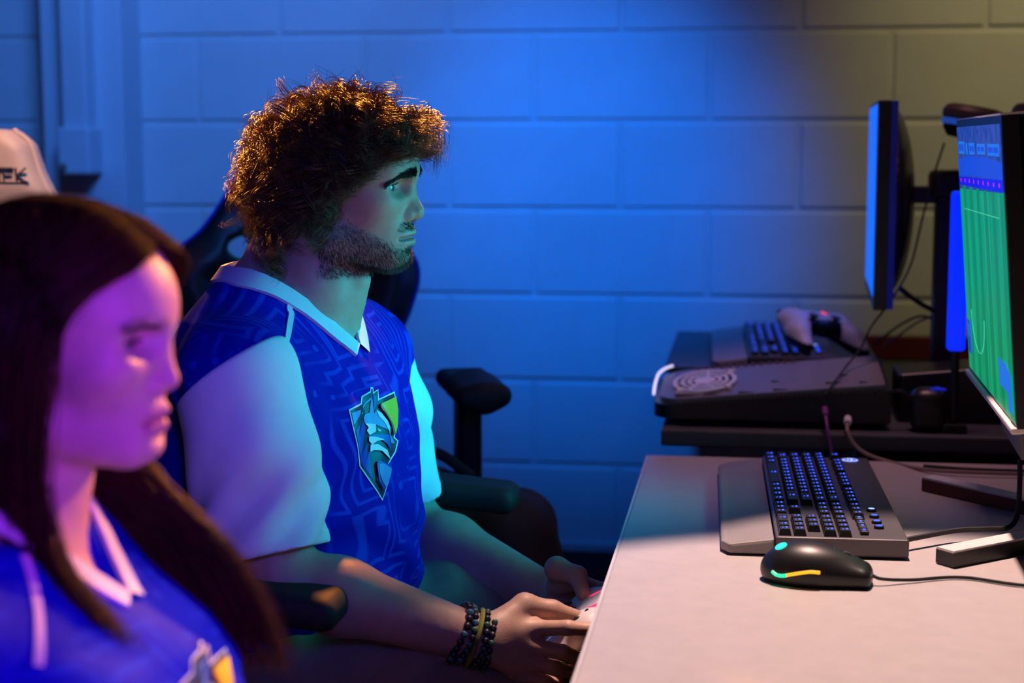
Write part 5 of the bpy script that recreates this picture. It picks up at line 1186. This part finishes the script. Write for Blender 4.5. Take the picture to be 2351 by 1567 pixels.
wbv = BVHTree.FromPolygons(V.tolist(), Q.tolist()); V, Q = sdfmesh(wtorso, (-0.78, 0.95, 0.8), (-0.36, 1.50, 1.06), 0.006); wbu = BVHTree.FromPolygons(V.tolist(), Q.tolist())
for S, E, sd in ((WRS, WRE, 0.9), (WLS, WLE, 2.2)):
    ax_ = (E-S).normalized(); hem = S.lerp(E, 0.82); lo = np.minimum(np.array(S), np.array(E))-0.11; hi = np.maximum(np.array(S), np.array(E))+0.11
    V, Q = sdfmesh(lambda P: sleeve(P, S, E, hem, ax_, 0.064, 0.060, sd, 0.004), lo, hi, 0.0040); mkobj('sleeve', npmesh('sleeve', V, Q), wj, [M['sleeve']], False)
half = [(-0.070, 0.0, 1.000), (-0.060, 0.038, 0.996), (-0.030, 0.060, 0.986), (0.005, 0.062, 0.976), (0.04, 0.048, 0.958), (0.070, 0.026, 0.932), (0.100, 0.000, 0.902)]
for s in (-1, 1):
    rail = smooth_path([Vector((WT0[0]+u, 1.22+s*v, z)) for u, v, z in half], 6); wd = []
    for i, p in enumerate(rail):
        tg = (rail[min(i+1, len(rail)-1)]-rail[max(i-1, 0)]).normalized(); q = tg.cross(wbu.find_nearest(p)[1]).normalized(); wd.append(q if q.dot(p-Vector((-0.60, 1.22, 1.0))) > 0 else -q)
    strip_on(wbu, rail, wd, 0.020, 0.0040, 'collar', M['trim'], wj, None, True)
pp = [oncam(wbv, x, y) for x, y in ((55, 1275), (72, 1330), (86, 1400), (90, 1470), (88, 1530))]; pp = [p for p in pp if p is not None]
if len(pp) > 1:
    rail = smooth_path(pp, 6); wd = [(rail[min(i+1, len(rail)-1)]-rail[max(i-1, 0)]).normalized().cross(wbv.find_nearest(p)[1]).normalized() for i, p in enumerate(rail)]
    strip_on(wbv, rail, wd, 0.008, 0.002, 'piping', M['trim'], wj, None)
emblem(wj, None, wbv, lambda X, Y: (405+(X-105)*0.195+(Y-155)*0.028, 1492+(Y-155)*0.34-(X-380)*0.015))
def wtrous(P): return smax(wlegs(P)+0.003*np.sin(P[:, 0]*50+P[:, 1]*60), 0.09-P[:, 2], 0.004)
V, Q = sdfmesh(wtrous, (-0.80, 0.95, 0.07), (0.03, 1.5, 0.70), 0.009); M['denim'] = mat('dark_trousers', (0.02, 0.022, 0.03), 0.85, noise=0.15, nscale=200); mkobj('trousers', npmesh('trousers', V, Q), wom, [M['denim']], False, WOFF)
for y in (1.11, 1.33):
    x = -0.10
    def f(P): return smax(smin(ell(P, (x+0.06, y, 0.042), (0.12, 0.042, 0.038)), cap(P, (x, y, 0.05), (x, y, 0.10), 0.04), 0.03), 0.004-P[:, 2], 0.004)
    V, Q = sdfmesh(f, (x-0.12, y-0.06, -0.01), (x+0.2, y+0.06, 0.15), 0.009); mkobj('shoe', npmesh('shoe', V, Q), wom, [M['shoe']], False, WOFF)
# long hair
K = 22; tk = np.linspace(0, 1, K); hp_ = []
def resample(P, K):
    P = np.array(P); d = np.r_[0, np.cumsum(np.linalg.norm(np.diff(P, axis=0), axis=1))]; t = np.linspace(0, d[-1], K); return np.stack([np.interp(t, d, P[:, k]) for k in range(3)], 1)
def ztop(x): return 0.030+0.088*np.sqrt(np.clip(1-((x+0.037)/0.104)**2, 0.02, 1))
def guide_near(r):
    x = 0.052-0.155*r; z = ztop(x)
    return [(x, -0.004, z+0.004), (x+0.004-0.01*r, -0.038, z-0.006), (x*0.75-0.022, -0.076, z*0.55+0.004), (x*0.45-0.038, -0.092, -0.005), (-0.040+x*0.35, -0.094, -0.065), (-0.042+x*0.45, -0.092, -0.120), (-0.030+x*0.6, -0.094, -0.175), (0.004+x*0.7, -0.088, -0.225), (0.042+x*0.7, -0.080, -0.275)]
def guide_far(r):
    x = 0.052-0.155*r; z = ztop(x); f = np.clip(1-r*2.2, 0, 1)
    return [(x, 0.004, z+0.004), (x+0.016*f+0.002, 0.028, z-0.004), (x*0.8+0.026*f-0.01, 0.058, z*0.62+0.002), (x*0.5+0.026*f-0.025, 0.078, 0.010), (x*0.4+0.004*f-0.03, 0.093, -0.05), (x*0.45-0.025, 0.092, -0.11), (x*0.5+0.01, 0.098, -0.160), (x*0.5+0.06, 0.098, -0.205), (x*0.5+0.10, 0.092, -0.265), (x*0.4+0.125, 0.085, -0.31)]
for side, cnt in ((0, 2300), (1, 2000)):
    for _ in range(cnt):
        r = rng.random()**1.1; G = np.array((guide_near if side == 0 else guide_far)(r)); G = np.array([tuple(v) for v in smooth_path([Vector(g) for g in G], 4)])
        out = rng.random()**1.5*0.014; c = np.array((-0.037, 0, 0.02)); n_ = G-c; n_[:, 2] *= 0.5; n_ /= np.linalg.norm(n_, axis=1, keepdims=True)
        G = G-n_*out; P = resample(G, K); P = P[:, :]; ln = rng.uniform(0.86, 1.03); P = resample(P[:max(4, int(K*min(ln, 1)))], K)
        ph = rng.uniform(0, 6.28); fq = rng.uniform(5, 9); am = 0.004*np.clip(tk*1.6, 0, 1)
        P = P+np.stack([np.sin(ph+fq*tk), np.cos(ph*1.3+fq*0.8*tk), 0.3*np.sin(ph+fq*tk)], 1)*am[:, None]+rng.normal(0, 0.0035, 3)*np.clip(tk*3, 0.2, 1)[:, None]
        hp_.append(P)
for _ in range(1500):       # back of the head
    th = rng.uniform(-1.9, 1.9); z0 = rng.uniform(0.02, 0.11); c = math.cos(th); s_ = math.sin(th); rr_ = math.sqrt(max(0.05, 1-((z0-0.03)/0.088)**2))
    G = [(-0.037-0.108*c*rr_, 0.084*s_*rr_, z0), (-0.04-0.112*c, 0.090*s_, -0.01), (-0.045-0.100*c, 0.092*s_, -0.08), (-0.045-0.085*c, 0.095*s_, -0.15), (-0.06-0.075*c, 0.10*s_, -0.24)]
    P = resample([tuple(v) for v in smooth_path([Vector(g) for g in G], 4)], K)+rng.normal(0, 0.004, 3); ph = rng.uniform(0, 6.28); hp_.append(P+np.stack([np.sin(ph+7*tk), np.cos(ph+6*tk), 0*tk], 1)*0.003)
hp_ = (np.array(hp_)*WS)@WR.T+WO
wh = strands('hair', hp_, 0.00055, [M['hair_w']], wom, WOFF)
def wcore(P):
    p = ((P-WO)@WR)/WS; x, y, z = p[:, 0], p[:, 1], p[:, 2]
    d = ell(p, (-0.037, 0, 0.030), (0.102, 0.080, 0.087)); fr = np.interp(z, [-0.1, 0.0, 0.05, 0.085, 0.12], [-0.03, -0.024, -0.004, 0.034, 0.075])
    d = smax(d, (x-fr-0.35*np.clip(y, 0, 0.05))*0.8, 0.008)
    for s in (-1, 1): d = smin(d, chain(p, [(-0.045, s*0.072, 0.02), (-0.052, s*0.076, -0.06), (-0.052, s*0.070, -0.14)], [0.022, 0.022, 0.020], 0.02), 0.02)
    return smin(d, cap(p, (-0.10, 0, 0.0), (-0.09, 0, -0.15), 0.05, 0.04), 0.03)*WS
V, Q = sdfmesh(wcore, WO-np.array((0.2, 0.14, 0.24)), WO+np.array((0.12, 0.14, 0.15)), 0.006); mkobj('under_hair', npmesh('under_hair', V, Q), wh, [M['hair_dark']], False)
